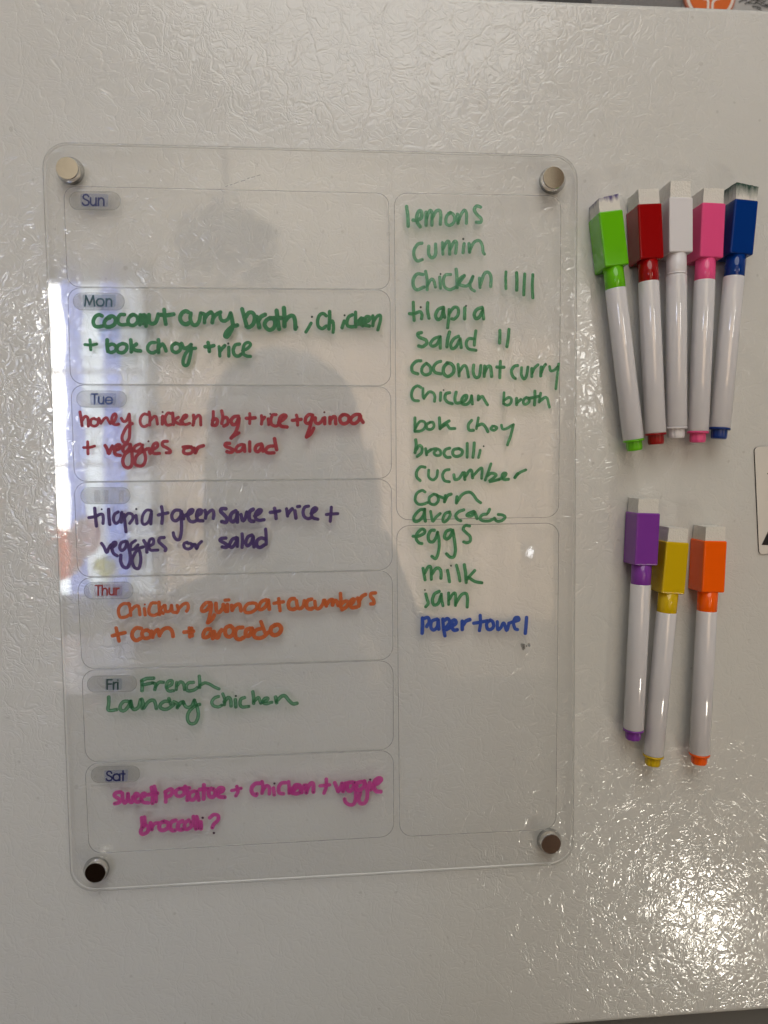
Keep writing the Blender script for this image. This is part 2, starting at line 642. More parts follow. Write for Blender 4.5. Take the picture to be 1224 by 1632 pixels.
# ---- etched day boxes (corner pixels TL, TR, BR, BL and corner radius in pixels)
CELLS = [
    ((101.5, 296.5), (619.5, 308), (621, 461), (107.5, 457), 19),
    ((108, 458.5), (621.5, 462.5), (623, 614.7), (112.5, 612), 20),
    ((113, 613.5), (622.7, 616), (624, 762.3), (118.8, 767.6), 20),
    ((118.2, 769), (624, 763.8), (625.2, 907.7), (124, 919.4), 20),
    ((123.6, 921), (625.2, 909), (626.4, 1051), (131, 1066.6), 21),
    ((130.4, 1068.2), (626.5, 1052.6), (627, 1194), (136.5, 1215), 21),
    ((135.5, 1217), (627, 1195.5), (627.5, 1333), (142, 1360.5), 21),
    ((628.5, 307.5), (894, 312), (890.3, 824), (632, 828.8), 20),
    ((632.2, 838), (890.5, 833.6), (886, 1321), (637.2, 1333.5), 20)]


def quad_outline(q, r, n=6):
    out = []
    for i in range(4):
        p = Vector(q[i]); a = Vector(q[i - 1]); b = Vector(q[(i + 1) % 4])
        A = p + (a - p).normalized() * r
        B = p + (b - p).normalized() * r
        cc = A + B - p
        for k in range(n + 1):
            t = k / n * PI / 2
            out.append(cc + (A - cc) * math.cos(t) + (B - cc) * math.sin(t))
    return out


for ci, (a, b, c, d, r) in enumerate(CELLS):
    bm = bmesh.new()
    pts = [bpt(v.x, v.y, 0.00003) for v in quad_outline([a, b, c, d], r)]
    nn = len(pts)
    hw = 0.00021
    inn, outn = [], []
    for i in range(nn):
        t = (pts[(i + 1) % nn] - pts[i - 1]).normalized()
        nr = Vector((-t.z, 0, t.x))
        outn.append((bm.verts.new(pts[i] + nr * hw), bm.verts.new(pts[i] + Vector((0, 0, 0)) + Vector((0, -0.00005, 0))), bm.verts.new(pts[i] - nr * hw)))
    for i in range(nn):
        p, q = outn[i], outn[(i + 1) % nn]
        bm.faces.new((p[0], q[0], q[1], p[1]))
        bm.faces.new((p[1], q[1], q[2], p[2]))
    link('engraved_outline', bm, M_GROOVE, board)

# ---- frosted day labels: x0, x1, y0, y1, slope, printed word in units of the pill
PILLS = [(110.3, 192, 305.0, 334.0, .012, 'Sun'), (116.5, 198.5, 466.5, 494, .006, 'Mon'), (122, 202, 622.6, 649, .004, 'Tue'),
         (128.5, 207.5, 777, 803.3, -.004, ''), (134, 212.5, 928.3, 955, -.014, 'Thur'), (139, 218, 1077.6, 1103.5, -.02, 'Fri'), (145, 223, 1222.5, 1248, -.03, 'Sat')]
SGLY = {  # printed letters, unit: x in em, y up from the baseline, cap height 1
    'S': (.56, ['.50,.80 .42,.95 .27,1.0 .12,.92 .08,.75 .16,.60 .34,.50 .48,.38 .52,.22 .44,.06 .27,0 .10,.06 .03,.22']),
    'u': (.58, ['.07,.70 .07,.26 .14,.08 .28,0 .42,.08 .49,.26', '.49,.70 .49,0']),
    'n': (.58, ['.07,.70 .07,0', '.07,.42 .16,.63 .30,.70 .43,.62 .49,.45 .49,0']),
    'M': (.92, ['.06,0 .14,1.0', '.14,1.0 .44,.12', '.44,.12 .74,1.0', '.74,1.0 .84,0']),
    'o': (.74, ['.35,.70 .15,.62 .05,.35 .15,.08 .35,0 .55,.08 .65,.35 .55,.62 .35,.70']),
    'T': (.52, ['.0,1.0 .50,1.0', '.25,1.0 .25,0']),
    'e': (.70, ['.05,.36 .64,.36', '.64,.36 .56,.60 .35,.70 .14,.60 .05,.35 .14,.08 .35,0 .52,.05 .62,.18']),
    'h': (.58, ['.07,1.0 .07,0', '.07,.42 .16,.63 .30,.70 .43,.62 .49,.45 .49,0']),
    'r': (.36, ['.07,.70 .07,0', '.07,.45 .16,.64 .32,.70']),
    'F': (.54, ['.07,1.0 .07,0', '.07,1.0 .50,1.0', '.07,.54 .47,.54']),
    'i': (.20, ['.08,.70 .08,0', '.08,.96 .08,.93']),
    'a': (.74, ['.35,.70 .15,.62 .05,.35 .15,.08 .35,0 .55,.08 .64,.35 .55,.62 .35,.70', '.64,.70 .64,0']),
    't': (.34, ['.16,1.0 .16,0', '0,.68 .32,.68'])}
TXT = {'Sun': (131.0, 327.3, 17.2, (0.016, 0.022, 0.15)), 'Mon': (134.0, 487.5, 16.5, (0.02, 0.10, 0.13)), 'Tue': (146.0, 643.5, 15.5, (0.02, 0.06, 0.24)),
       'Thur': (152.0, 948.5, 15.2, (0.42, 0.03, 0.02)), 'Fri': (169.5, 1098.3, 15.0, (0.006, 0.05, 0.04)), 'Sat': (169.0, 1244.3, 15.0, (0.010, 0.014, 0.12))}
SM = {'Sun': (0.16, 0.20, 0.42), 'Mon': (0.10, 0.30, 0.28), 'Tue': (0.16, 0.24, 0.55), 'Thur': (0.50, 0.16, 0.14), 'Fri': (0.14, 0.28, 0.24), 'Sat': (0.16, 0.18, 0.42)}
for (x0, x1, y0, y1, sl, wd) in PILLS:
    bm = bmesh.new()
    q = [(x0, y0), (x1, y0 + sl * 80), (x1, y1 + sl * 80), (x0, y1)]
    pts = quad_outline(q, (y1 - y0) / 2 - .2, 10)
    bm.faces.new([bm.verts.new(bpt(v.x, v.y, 0.00004)) for v in pts][::-1])
    pill = link('day_label', bm, M_PILL, board)
    pill['label'] = ('frosted label reading ' + wd) if wd else 'frosted label with its word wiped off'
    # thin bright-and-dark rim of the etched patch
    bm = bmesh.new()
    P3 = [bpt(v.x, v.y, 0.00006) for v in pts]
    rw = []
    for i in range(len(P3)):
        t = (P3[(i + 1) % len(P3)] - P3[i - 1]).normalized()
        nr = Vector((-t.z, 0, t.x)) * 0.00011
        rw.append((bm.verts.new(P3[i] + nr), bm.verts.new(P3[i] - nr)))
    for i in range(len(rw)):
        p, q2 = rw[i], rw[(i + 1) % len(rw)]
        bm.faces.new((p[0], q2[0], q2[1], p[1]))
    rim = link('rim', bm, M_GROOVE, pill)
    if not wd:
        for k, (xa, xb, cc) in enumerate(((150, 160, (.30, .28, .42)), (166, 173, (.42, .42, .36)), (190, 197, (.48, .36, .16)))):  # coloured upright bands: a reflection painted onto the label
            bm = bmesh.new()
            bm.faces.new([bm.verts.new(bpt(a, b, 0.00008 + k * 1e-5)) for a, b in ((xa, y0 + 4), (xa, y1 - 4), (xb, y1 - 4), (xb, y0 + 4))])
            link('ink_and_reflection_film', bm, veil('painted_reflection_band', cc, 0.20, 0.5), pill)
        continue
    tx, ty, em, tc = TXT[wd]
    # wiped ink left round the word
    wlen = sum(SGLY[ch][0] for ch in wd) * em * 1.24
    bm = bmesh.new()
    sx0, sx1 = tx - 3, tx + wlen + 5
    q = [(sx0, ty - em * 1.10), (sx1, ty - em * 1.10 + sl * 40), (sx1 - 1, ty + 2.2 + sl * 40), (sx0 + 1, ty + 2.2)]
    q = quad_outline(q, 3, 3)
    bm.faces.new([bm.verts.new(bpt(v.x, v.y, 0.00008)) for v in q][::-1])
    link('ink_and_reflection_film', bm, veil('pale_ink_film', SM[wd], 0.15, 0.5, tint=(.9, .92, 1)), pill)
    strokes = []
    pen = tx
    for ch in wd:
        wv, gs = SGLY[ch]
        for g in gs:
            strokes.append(' '.join('%.2f,%.2f' % (pen + float(p.split(',')[0]) * em * 1.2, ty - float(p.split(',')[1]) * em + (pen - tx) * sl) for p in g.split()))
        pen += wv * em * 1.24
    handwriting(None, [veil('printed_letter_' + wd.lower(), tuple(q * 0.65 for q in tc), 1.0, 0.4)], (0, 0), '|'.join(strokes), 2.55, 1.0, 0, 'printed_word', False, 0.0001).parent = pill

# ================================================================== handwriting
GRN = (ink('green_marker_ink', (0.012, 0.165, 0.045), (0.35, 0.80, 0.50), .62, .88), principled('dark_green_ink_bead', (0.004, 0.022, 0.012), 0.4))
GRD = (ink('strong_green_marker_ink', (0.009, 0.150, 0.042), (0.30, 0.75, 0.40), .84, .95), GRN[1])
GRL = (ink('faded_green_marker_ink', (0.050, 0.230, 0.110), (0.50, 0.85, 0.62), .58, .76), GRN[1])
GRT = (ink('streaky_green_marker_ink', (0.018, 0.135, 0.050), (0.45, 0.80, 0.55), .38, .98, .2), GRN[1])
RED = (ink('red_marker_ink', (0.30, 0.004, 0.012), (0.95, 0.35, 0.40), .84, .97), principled('dark_red_ink_bead', (0.10, 0.002, 0.008), 0.4))
PUR = (ink('dark_purple_marker_ink', (0.038, 0.011, 0.100), (0.55, 0.38, 0.75), .84, .97), principled('black_purple_ink_bead', (0.008, 0.003, 0.02), 0.4))
ORG = (ink('orange_marker_ink', (0.50, 0.090, 0.006), (0.98, 0.60, 0.35), .86, .95), principled('brown_orange_ink_bead', (0.35, 0.06, 0.006), 0.4))
MAG = (ink('magenta_marker_ink', (0.50, 0.040, 0.26), (0.95, 0.45, 0.75), .74, .86), principled('dark_magenta_ink_bead', (0.05, 0.004, 0.03), 0.4))
BLU = (ink('blue_marker_ink', (0.003, 0.048, 0.34), (0.35, 0.55, 0.95), .88, .97), principled('dark_blue_ink_bead', (0.003, 0.012, 0.12), 0.4))

A, B, C_ = (120, 480), (280, 480), (430, 480)
D, E_, F_ = (120, 640), (280, 640), (430, 640)
G, H_, I_ = (120, 795), (280, 795), (400, 795)
J, K_, L_ = (160, 940), (300, 940), (430, 940)
M_, N_ = (150, 1060), (290, 1060)
O_, P_, Q_ = (160, 1230), (300, 1230), (430, 1230)
R_, S_, T_ = (640, 320), (640, 470), (720, 550)
U_, V_, W_ = (640, 610), (640, 730), (640, 880)
T0 = (720, 410)
WORDS = [
 ('green word coconut', GRD, A, 5.6, '255,140 225,130 190,150 172,195 185,235 215,245 262,238|330,160 300,170 278,205 290,240 330,245 375,220 385,175 360,145 325,148 300,170|470,128 430,130 408,165 410,205 440,225 495,222|560,128 520,150 503,190 520,225 560,230 595,195 590,150 555,128 525,140|622,130 618,225|620,160 650,130 655,180 650,215|660,130 680,160 675,238|705,130 705,190 730,215 770,200 795,125|850,80 855,150 865,220|815,130 870,135 940,125'),
 ('green word curry', GRD, B, 5.6, '120,105 95,95 60,115 42,160 60,205 100,222 125,210|145,115 140,170 160,220 195,228 225,190 240,115|245,115 275,130 275,205|275,170 300,130 335,105|340,105 360,140 350,205|355,170 390,125 430,105|420,110 430,170 460,190 500,170 525,115|525,115 540,180 545,240 520,300 490,340 472,330 490,290 540,245 590,230'),
 ('green word broth', GRD, B, 6.0, '635,75 655,150 680,240|665,160 700,110 740,115 755,160 740,220 700,250 675,240|775,150 790,205 800,250|790,190 815,150 855,128|905,160 870,180 850,220 870,260 905,275 940,250 950,200 930,165 900,160|965,90 975,180 988,265|905,165 960,160 1020,160|1035,65 1040,150 1040,240|1040,200 1080,150 1120,140 1140,180 1145,265|1160,248'),
 ('green semicolon before chicken', GRD, C_, 4.8, '403,150|395,210 370,255 345,295'),
 ('green word chicken beside the semicolon', GRD, C_, 4.8, '540,140 510,118 475,135 457,190 465,240 500,262 540,238|572,100 572,180 565,265|570,220 590,190 605,200 610,250 605,298|712,190 690,255|715,135|790,130 755,150 738,195 745,235 790,245 820,235|820,105 820,180 822,245|875,160 825,215|830,220 860,215 890,180 890,165 870,180 868,215 890,235|905,205 945,185 955,155 925,150 900,190 905,225 952,238|985,140 990,190 985,235|990,200 1020,150 1055,135 1058,180 1033,275'),
 ('green plus sign before bok choy', GRD, A, 4.6, '140,370 145,420 148,465|92,415 150,420 205,410'),
 ('green words bok choy in the Monday box', GRD, A, 5.2, '305,370 305,430 312,480|310,430 350,410 385,430 385,470 345,490 312,480|450,405 410,425 398,465 420,490 460,490 490,460 490,420 455,405|530,370 535,430 535,485|585,410 545,445 580,470 625,475|760,395 720,400 692,440 702,480 740,495 775,478|795,370 795,430 795,490|795,450 830,410 850,430 868,475|960,400 925,430 930,475 965,490 1000,470 1005,430 975,405 950,410|1015,405 1040,450 1080,440 1108,415|1105,420 1108,470 1095,540 1075,605 1045,615 1030,580 1050,510 1095,460 1150,450'),
 ('green plus rice', GRD, B, 5.0, '310,395 318,440 322,480|280,435 320,435 365,425|415,435 420,480 422,525|425,480 445,450 470,425|508,440 508,525|503,405|610,410 570,420 550,470 565,515 600,525 630,505|640,475 690,450 715,415 695,395 660,410 645,460 650,505 680,525 715,528'),
 ('red word honey', RED, D, 4.4, '45,100 55,160 65,230|60,190 90,145 115,150 125,190 125,235|180,160 150,175 150,220 185,235 215,215 215,180 185,165|225,160 245,208|245,208 275,165 300,155 315,180 335,212|335,210 370,190 390,150 385,120 365,125 350,160 355,205 385,222 415,215|440,160 460,190 490,180 515,120|515,120 522,200 520,280 515,350 490,390 460,385 447,345 465,290 500,235 545,210'),
 ('red word chicken', RED, D, 4.6, '690,125 660,118 630,145 620,190 635,230 665,240 690,225|705,100 715,160 710,225|715,185 750,145 775,150 785,215|835,140 832,215|835,100|915,115 885,110 860,150 860,195 880,225 920,220|930,110 935,170 938,220|985,150 945,180 990,212 1030,215|1005,185 1060,150 1065,130 1040,135 1020,180 1045,218 1095,208|1130,130 1135,180 1125,225|1130,185 1170,135 1195,145 1200,225'),
 ('red word bbq', RED, E_, 4.8, '360,95 358,160 348,220|352,180 385,165 400,190 385,225 350,225|440,90 450,150 440,210|445,170 480,150 500,175 495,215 460,235|600,140 560,145 530,180 545,220 580,210 605,150 600,210 575,290 530,350|530,350 570,320 605,300'),
 ('red plus rice plus', RED, E_, 4.8, '708,115 710,160 708,210|675,160 715,160 760,155|820,135 825,175 820,215|825,180 850,150|885,165 890,220|905,118|960,125 925,130 910,180 920,220 955,235 980,225|985,200 1030,170 1055,140 1035,128 1000,150 990,200 1010,235 1065,243|1155,130 1165,175 1165,225|1115,180 1160,175 1200,170'),
 ('red word quinoa', RED, F_, 4.8, '410,130 375,125 345,155 340,195 365,210 395,185 410,130 395,200 375,270 350,335|350,340 390,310 420,255|435,155 435,195 460,212 490,195 510,160|525,155 525,212|522,102|575,150 575,210|575,185 600,150 625,150 630,212|700,125 670,155 680,200 715,212 750,190 755,145 720,125 690,130|860,125 820,125 780,155 775,195 810,210 850,180 865,130 870,165 892,198'),
 ('red plus sign under honey', RED, D, 4.6, '118,385 120,445 122,500|80,440 130,440 185,425'),
 ('red word veggies', RED, D, 5.0, '285,420 305,455 320,500 340,455 355,425|375,465 420,450 425,415 395,420 375,460 385,505 430,515|500,400 465,425 455,465 480,485 515,450 525,410|525,410 540,480 545,560 535,615 500,635 465,610 455,560 480,500 545,455|620,405 575,425 560,465 590,475 625,450 645,415|640,440 665,500 670,560 645,610 600,615 570,590 580,530 620,490 690,450|705,450 715,495|700,380|740,460 785,430 780,395 750,410 735,455 750,495 805,495|880,380 840,385 835,420 870,440 905,465 905,488 870,490'),
 ('red word or', RED, E_, 5.0, '70,435 110,430 150,432|120,440 85,450 75,485 105,500 150,490 165,455 135,437|175,445 188,490|188,490 215,440 265,422'),
 ('red word salad', RED, E_, 5.0, '515,400 480,400 475,425 520,445 550,465 530,485 490,480|640,410 600,420 575,455 590,480 630,465 655,415|655,415 660,475|708,385 708,475|820,405 775,420 760,460 785,480 815,450 825,415 835,475|945,355 955,410 965,460|950,425 890,430 860,465 880,490 940,490'),
 ('purple word tilapia', PUR, G, 4.6, '185,90 192,170 202,260|130,180 190,170 230,150 260,150 268,190 265,235|252,100|318,100 322,170 330,245|410,125 375,150 365,200 390,235 430,200 445,130|440,140 440,225|465,150 475,230 485,315|470,180 505,140 545,150 550,190 520,235|580,160 590,235|583,98|720,110 680,110 645,160 640,225 665,245 705,210 730,120|728,140 722,240'),
 ('purple plus sign before green sauce', PUR, G, 4.6, '825,75 835,150 828,235|795,155 835,145 885,135'),
 ('purple word green', PUR, H_, 5.0, '40,110 -5,110 -35,150 -30,195 5,210 45,170 55,120|50,130 55,210 55,300 40,380 10,390 -15,360 -23,325|60,140 75,190|75,170 110,150|110,155 150,135 165,105 135,110 115,150 130,205 165,220 205,205|200,165 240,140 245,110 215,110 200,160 215,205 260,210|280,110 290,150 285,185|290,155 330,115 355,110 365,150 360,188'),
 ('purple word sauce', PUR, H_, 5.2, '480,95 440,95 430,120 460,150 490,190 480,225 440,218|575,115 535,140 520,190 545,220 580,190 590,130|590,130 590,222|625,150 640,210 665,185 680,125|740,100 710,120 700,170 715,210 745,215|755,165 800,140 820,110 795,105 765,140 765,185 795,205 845,200'),
 ('purple plus rice plus', PUR, I_, 4.8, '225,90 235,140 240,188|185,130 230,125 275,115|340,95 345,130 350,165|350,150 370,120 395,95|420,115 430,185|445,75 465,72|550,70 515,80 498,125 510,170 545,190 575,180|575,140 610,120 630,95 610,85 585,110 580,160 600,185 640,195|768,80 765,140 758,215|720,150 770,145 830,142'),
 ('purple word veggies', PUR, G, 4.8, '250,425 275,460 300,515 320,470 340,440|345,470 385,440 385,415 360,425 350,470 365,520 400,545|480,405 440,420 425,465 445,495 480,465 495,410|495,415 520,500 525,590 500,655 460,650 435,600 435,540|575,400 535,430 530,480 560,480 600,440|590,450 620,520 625,600 605,665 565,655 545,600 555,550 600,480 650,460|655,400 680,450 685,510|700,455 745,430 745,385 715,390 700,440 720,490 790,490|850,370 810,375 800,410 830,440 865,475 860,496'),
 ('purple word or', PUR, H_, 4.6, '110,415 80,430 85,465 120,480 155,460 150,430 115,425|150,440 185,435|180,440 200,475|205,470 220,435 248,408'),
 ('purple word salad', PUR, H_, 4.8, '480,375 435,380 425,400 470,425 500,450 480,465 445,460|580,370 540,390 515,440 535,465 570,430 590,375|590,375 590,455|635,335 640,400 635,465|730,345 690,365 670,420 690,450 725,415 740,360|740,360 750,460|860,290 865,360 865,435|860,385 815,375 780,400 775,445 805,465 850,440'),
 ('orange word chicken', ORG, J, 5.0, '280,140 230,130 185,160 172,210 190,260 240,260 275,240|270,130 285,180 290,245|290,200 330,160 365,160 378,238|420,180 428,240|425,140|530,125 490,130 465,180 470,230 510,245 550,230|560,120 565,180 565,235|610,150 570,195 600,225|620,150 625,205 665,200 680,150|680,150 690,210 730,215|735,150 745,190 730,220|745,185 790,140 830,130 840,170 825,205'),
 ('orange word quinoa', ORG, K_, 5.2, '215,125 170,125 130,170 135,205 180,190 220,130 215,200 200,270 185,315|190,315 230,280 250,240|265,130 270,200 295,215 330,175 335,140|345,150 355,205 375,200|352,100 388,97|375,140 375,205|415,150 420,195|420,190 450,150 490,140 505,200|620,125 570,135 540,175 550,215 600,215 650,180 650,135 610,125|745,95 700,115 675,165 690,190 735,165 765,100|765,100 775,185'),
 ('orange plus sign before cucumbers', ORG, K_, 5.2, '865,85 870,140 878,200|820,130 870,120 910,115'),
 ('orange word cucumbers', ORG, L_, 5.2, '235,85 200,90 178,130 185,175 220,188 245,180|255,105 265,165 290,180 320,155 330,105|400,90 365,100 350,140 360,175 395,185 410,175|430,110 440,170 470,180 505,140 515,100|525,100 540,155|540,145 570,105 600,95 600,145|600,135 620,105 640,110 655,150|675,35 680,100 680,165|680,140 720,110 750,120 735,160 690,190|755,150 795,120 805,90 780,100 770,140 785,170 830,165|840,80 855,120 850,155|850,115 880,65 915,45|1010,30 970,35 965,65 990,95 995,130 965,135'),
 ('orange plus corn plus', ORG, J, 5.4, '150,365 165,430 178,490|115,440 170,425 235,410|390,370 345,365 310,400 305,450 340,485 385,465|440,385 405,400 400,440 430,465 475,450 480,410 450,385|490,395 500,455|500,440 530,390 545,385|550,380 565,440|565,430 600,380 650,365 685,395 695,445|850,365 855,450|872,368 876,440|800,405 850,400 890,395'),
 ('orange word avocado', ORG, K_, 5.8, '210,375 170,380 145,420 150,455 195,445 225,400 235,465|245,400 265,450 285,455 300,410 320,385|395,345 360,365 355,420 385,450 425,430 435,380 405,345|520,360 475,365 450,400 455,455 490,475 530,455|590,370 555,385 550,430 580,440 605,400 610,370|610,370 620,430|695,305 715,360 735,410|700,370 650,385 625,430 650,460 710,455 780,395|840,335 795,360 790,410 825,435 870,415 890,370 865,335 830,335'),
 ('streaky green word French', GRT, M_, 5.0, '455,150 460,190 458,245|455,150 500,130 570,125|465,190 510,180 560,170|560,170 590,185 580,235|585,210 620,165 665,165|690,215 740,185 745,150 710,155 690,200 710,245 760,245|790,165 785,235|790,200 825,160 855,180 865,235|950,165 905,170 880,205 895,245 950,240 990,215|1005,105 1010,160 1010,215|1010,195 1060,170 1110,185 1150,210 1195,228'),
 ('streaky green word Laundry', GRT, M_, 5.2, '140,305 140,370 132,420 155,435 215,425|320,345 280,350 250,390 255,430 290,435 330,390 345,345|340,350 355,400|350,345 362,400 385,425 425,400 445,330|455,325 470,370 460,415|475,410 520,350 565,335 585,365 595,415|715,320 730,370|715,345 665,350 630,385 645,415 700,420 765,375|760,350 800,370 795,410|800,395 835,355 855,365|850,350 880,400 930,395 960,335|960,340 990,420 995,490 970,550 925,560 895,525 900,460 950,400 1010,375'),
 ('streaky green word chicken', GRT, N_, 5.0, '350,300 310,315 285,355 305,390 350,400 380,385|390,275 410,330 405,380|405,350 440,310 465,330 470,390|510,330 515,400|515,295|600,310 565,325 555,370 575,400 640,395|677,255 685,310 685,365|690,345 730,310 745,340 755,365|770,355 815,335 820,315 790,320 775,350 800,370 860,355|895,305 905,360|905,345 950,300 985,295 1020,335 1060,370 1100,365'),
 ('magenta word sweet', MAG, O_, 5.8, '195,195 150,200 135,230 175,260 185,290 138,305|210,205 215,270 235,300 260,260 262,210|265,210 270,270 300,295 310,240|320,250 350,235 360,215 335,210 325,260 350,290 385,280|395,245 425,230 425,205 400,215 390,255 410,290 460,298|490,150 500,220 498,300|515,140 530,210 530,285|455,220 500,215 545,205'),
 ('magenta word potatoe', MAG, O_, 6.0, '620,190 625,240 625,290|620,195 670,165 690,185 670,225 630,240|760,160 725,180 725,220 760,235 800,210 795,170 755,160|810,140 835,200 830,272|780,160 850,155|900,185 860,200 850,250 885,270 920,230 925,190|925,190 940,270|990,125 990,190 987,260|950,170 1030,165|1060,160 1035,190 1045,235 1080,240 1100,200 1080,165|1110,210 1165,185 1175,160 1140,155 1115,190 1130,235 1188,243'),
 ('magenta plus sign after potatoe', MAG, P_, 5.4, '465,140 475,190 455,230|415,180 460,170 505,158'),
 ('magenta word chicken', MAG, P_, 5.8, '690,110 640,115 607,155 610,200 645,225 655,213|705,95 715,150 705,205|710,180 745,135 775,150 775,210|815,155 822,220|825,112|930,105 890,110 865,150 870,200 910,210|960,95 965,150 965,205|1010,150 970,180 1000,205|1000,180 1040,150 1050,125 1020,130 1005,170 1020,210 1070,200|1065,130 1085,197|1085,175 1110,130|1125,130 1130,200|1135,175 1165,115 1195,115 1197,193'),
 ('magenta plus sign before veggie', MAG, Q_, 5.4, '540,70 540,140 518,205|480,135 530,130 572,125'),
 ('magenta word veggie', MAG, Q_, 5.8, '620,105 640,150 655,190 680,140 690,110|700,160 740,130 735,110 710,120 700,187|790,100 745,110 740,160 765,185 800,150 810,105|810,105 820,180 820,260 800,310 760,315 725,290 715,260|880,95 835,110 830,160 860,175 900,140 905,90|905,95 930,170 930,250 905,300 865,300 850,260 865,200|955,105 963,170|960,75|990,130 1040,105 1065,75 1045,60 1005,85 995,140 1015,185 1060,190'),
 ('magenta word broccoli with a question mark', MAG, O_, 6.0, '395,440 400,520 385,575 405,597 450,575 460,530 430,510 405,530|420,435 425,500|480,490 490,550|490,530 520,495 550,490|610,475 570,495 565,545 600,560 645,535 645,490 605,475|720,465 680,480 665,530 685,560 713,560|785,470 750,490 740,535 760,555 788,550|845,463 810,490 805,535 830,550 870,520 865,480|890,430 900,490 915,545|920,430 935,480 940,540|960,480 963,545|978,440|1045,440 1085,410 1125,420 1125,460 1085,500 1070,535|1085,585'),
 ('green list word lemons', GRL, R_, 4.8, '48,55 60,150 63,243|110,185 150,185 190,160 190,105 165,100 145,150 150,205 178,248|235,110 235,235|238,170 265,100 290,110 290,235|292,170 330,100 365,95 375,140 370,225|465,115 430,150 425,215 460,235 500,205 505,150 475,115 450,120|535,130 540,215|540,200 570,130 600,90 620,120 620,215|755,60 720,50 695,85 720,130 760,170 755,205 715,205'),
 ('green list word cumin', GRL, R_, 4.6, '195,405 155,415 120,470 120,530 150,575 198,562|260,435 260,510 290,545 325,510 325,415|390,400 395,510|395,460 430,395 455,400 460,510|465,460 500,395 525,400 517,500|598,410 587,497|590,365|645,410 650,490|650,480 690,400 740,380 770,420 780,490 792,510'),
 ('green list word chicken with tally marks', GRL, R_, 4.6, '205,705 150,700 115,745 112,810 145,850 215,825|230,675 245,760 245,850|245,810 285,750 310,770 323,825|365,730 372,835|373,700|470,705 420,710 400,760 410,820 460,850 520,825|522,655 530,740 530,830|545,790 600,720|600,715 555,750 555,800 620,815 660,780 682,725|682,725 655,790 665,840 698,862|745,740 750,830|755,800 790,700 830,685 855,730 852,820'),
 ('four green tally marks', GRN, T0, 4.4, '518,140 515,210 518,300|620,148 623,230 620,315|698,160 692,260 688,360|775,165 770,280 775,388'),
 ('green list word tilapia', GRN, S_, 4.8, '112,70 115,160 120,245|75,180 120,180 175,160 195,190 190,228|183,118|250,75 248,150 262,222|395,120 350,140 325,195 345,235 380,215 400,140|400,120 400,170 412,213|455,140 450,230 440,315|455,180 500,120 540,130 540,190 505,230 480,228|605,125 602,228|617,105|770,120 720,140 695,185 710,225 745,210 775,150|775,130 780,190 785,230'),
 ('green list word salad with two tally marks', GRN, S_, 4.6, '190,360 155,370 170,405 230,430 240,465 200,495 163,488|360,400 310,420 275,465 295,490 340,470 370,400|370,400 370,510|458,355 440,430 434,496|545,395 500,420 470,475 485,515 525,490 555,430|560,420 570,503|710,345 700,420 695,480|690,420 640,420 618,465 640,515 712,530|940,340 940,400 937,460|1027,330 1020,410 1007,495'),
 ('green list word coconunt', GRN, S_, 4.6, '185,630 140,635 100,680 105,735 155,755|235,655 200,690 195,740 230,765 275,745 275,690 240,655|375,635 335,650 305,695 320,740 376,755|440,650 405,690 400,745 440,780 490,750 500,700 475,660 435,650|540,665 548,730 550,775|550,740 590,680 620,690 640,785|690,670 685,740 710,790 745,770 758,675|795,680 790,780|790,750 820,690 850,690 862,780|945,635 942,710 939,793|910,690 945,692 980,692'),
 ('green list word curry', GRN, T_, 4.2, '630,195 595,205 570,250 585,300 608,320|668,215 665,280 690,325 715,290 728,210|765,225 765,300|768,270 790,220 825,188|855,210 850,295|855,265 875,215 897,184|935,205 945,245 980,240 1015,205|1022,180 1008,300 995,418'),
 ('green list words chicken broth', GRN, U_, 4.2, '185,45 150,30 110,60 95,120 115,165 162,173|205,55 205,130 215,150|215,145 260,90 300,95 318,130 315,178|375,95 370,170|402,70|460,95 425,105 415,150 440,185 485,200|522,90 510,150 520,190 565,190 610,165 625,125 600,125 575,160 580,200 625,205 660,170 670,125|670,130 677,203|735,125 732,165|735,160 770,130 790,160 822,212|980,95 975,200|978,170 1025,140 1050,160 1040,200 1010,215 985,205|1100,150 1100,210|1100,195 1140,160|1195,140 1170,160 1165,195 1190,205 1220,180 1215,145|1275,80 1275,150 1270,213|1210,150 1270,140 1310,130|1330,100 1315,185|1325,175 1370,140 1395,155 1405,200 1414,233'),
 ('green list words bok choy', GRN, U_, 4.2, '128,335 128,400 128,465|130,440 170,375 210,370 230,400 215,440 178,462 130,465|270,380 240,400 245,440 285,445 310,415 300,380 275,378|362,335 365,390 368,440|455,365 400,400 375,430|375,430 430,400 460,435 510,437|670,360 640,400 645,450 688,455|735,335 725,390 715,440|725,410 770,395 800,420 825,467|870,415 855,440 885,455 912,430 885,415|955,405 965,440 1000,440 1060,405|1070,400 1045,500 1012,595'),
 ('green list word brocolli', GRN, U_, 4.2, '135,545 140,600 128,670|140,640 170,600 195,620 190,670 150,705|230,630 240,690|240,670 280,640|280,640 330,630 370,650 370,690 330,695 310,670 330,645|460,625 420,640 405,680 430,712 465,713|545,630 500,640 490,680 520,705 570,690 580,650 550,630|628,580 626,712|695,575 690,650 682,713|752,645 745,680 735,716|785,607'),
 ('green list word cucumber', GRN, V_, 4.2, '225,88 180,85 145,130 145,180 178,216|260,115 260,180 300,210 335,180 345,118|455,110 415,120 392,165 410,215 458,227|500,160 510,205 550,195 585,140|600,140 605,205|608,180 650,120 670,125 680,190|685,170 740,110 770,100 765,195|855,55 830,130 800,210|820,170 860,145 905,160 880,190 840,225 930,205|930,205 980,180 1000,150 975,145 960,175 980,205 1023,203|1110,150 1083,187|1085,180 1130,140 1188,113'),
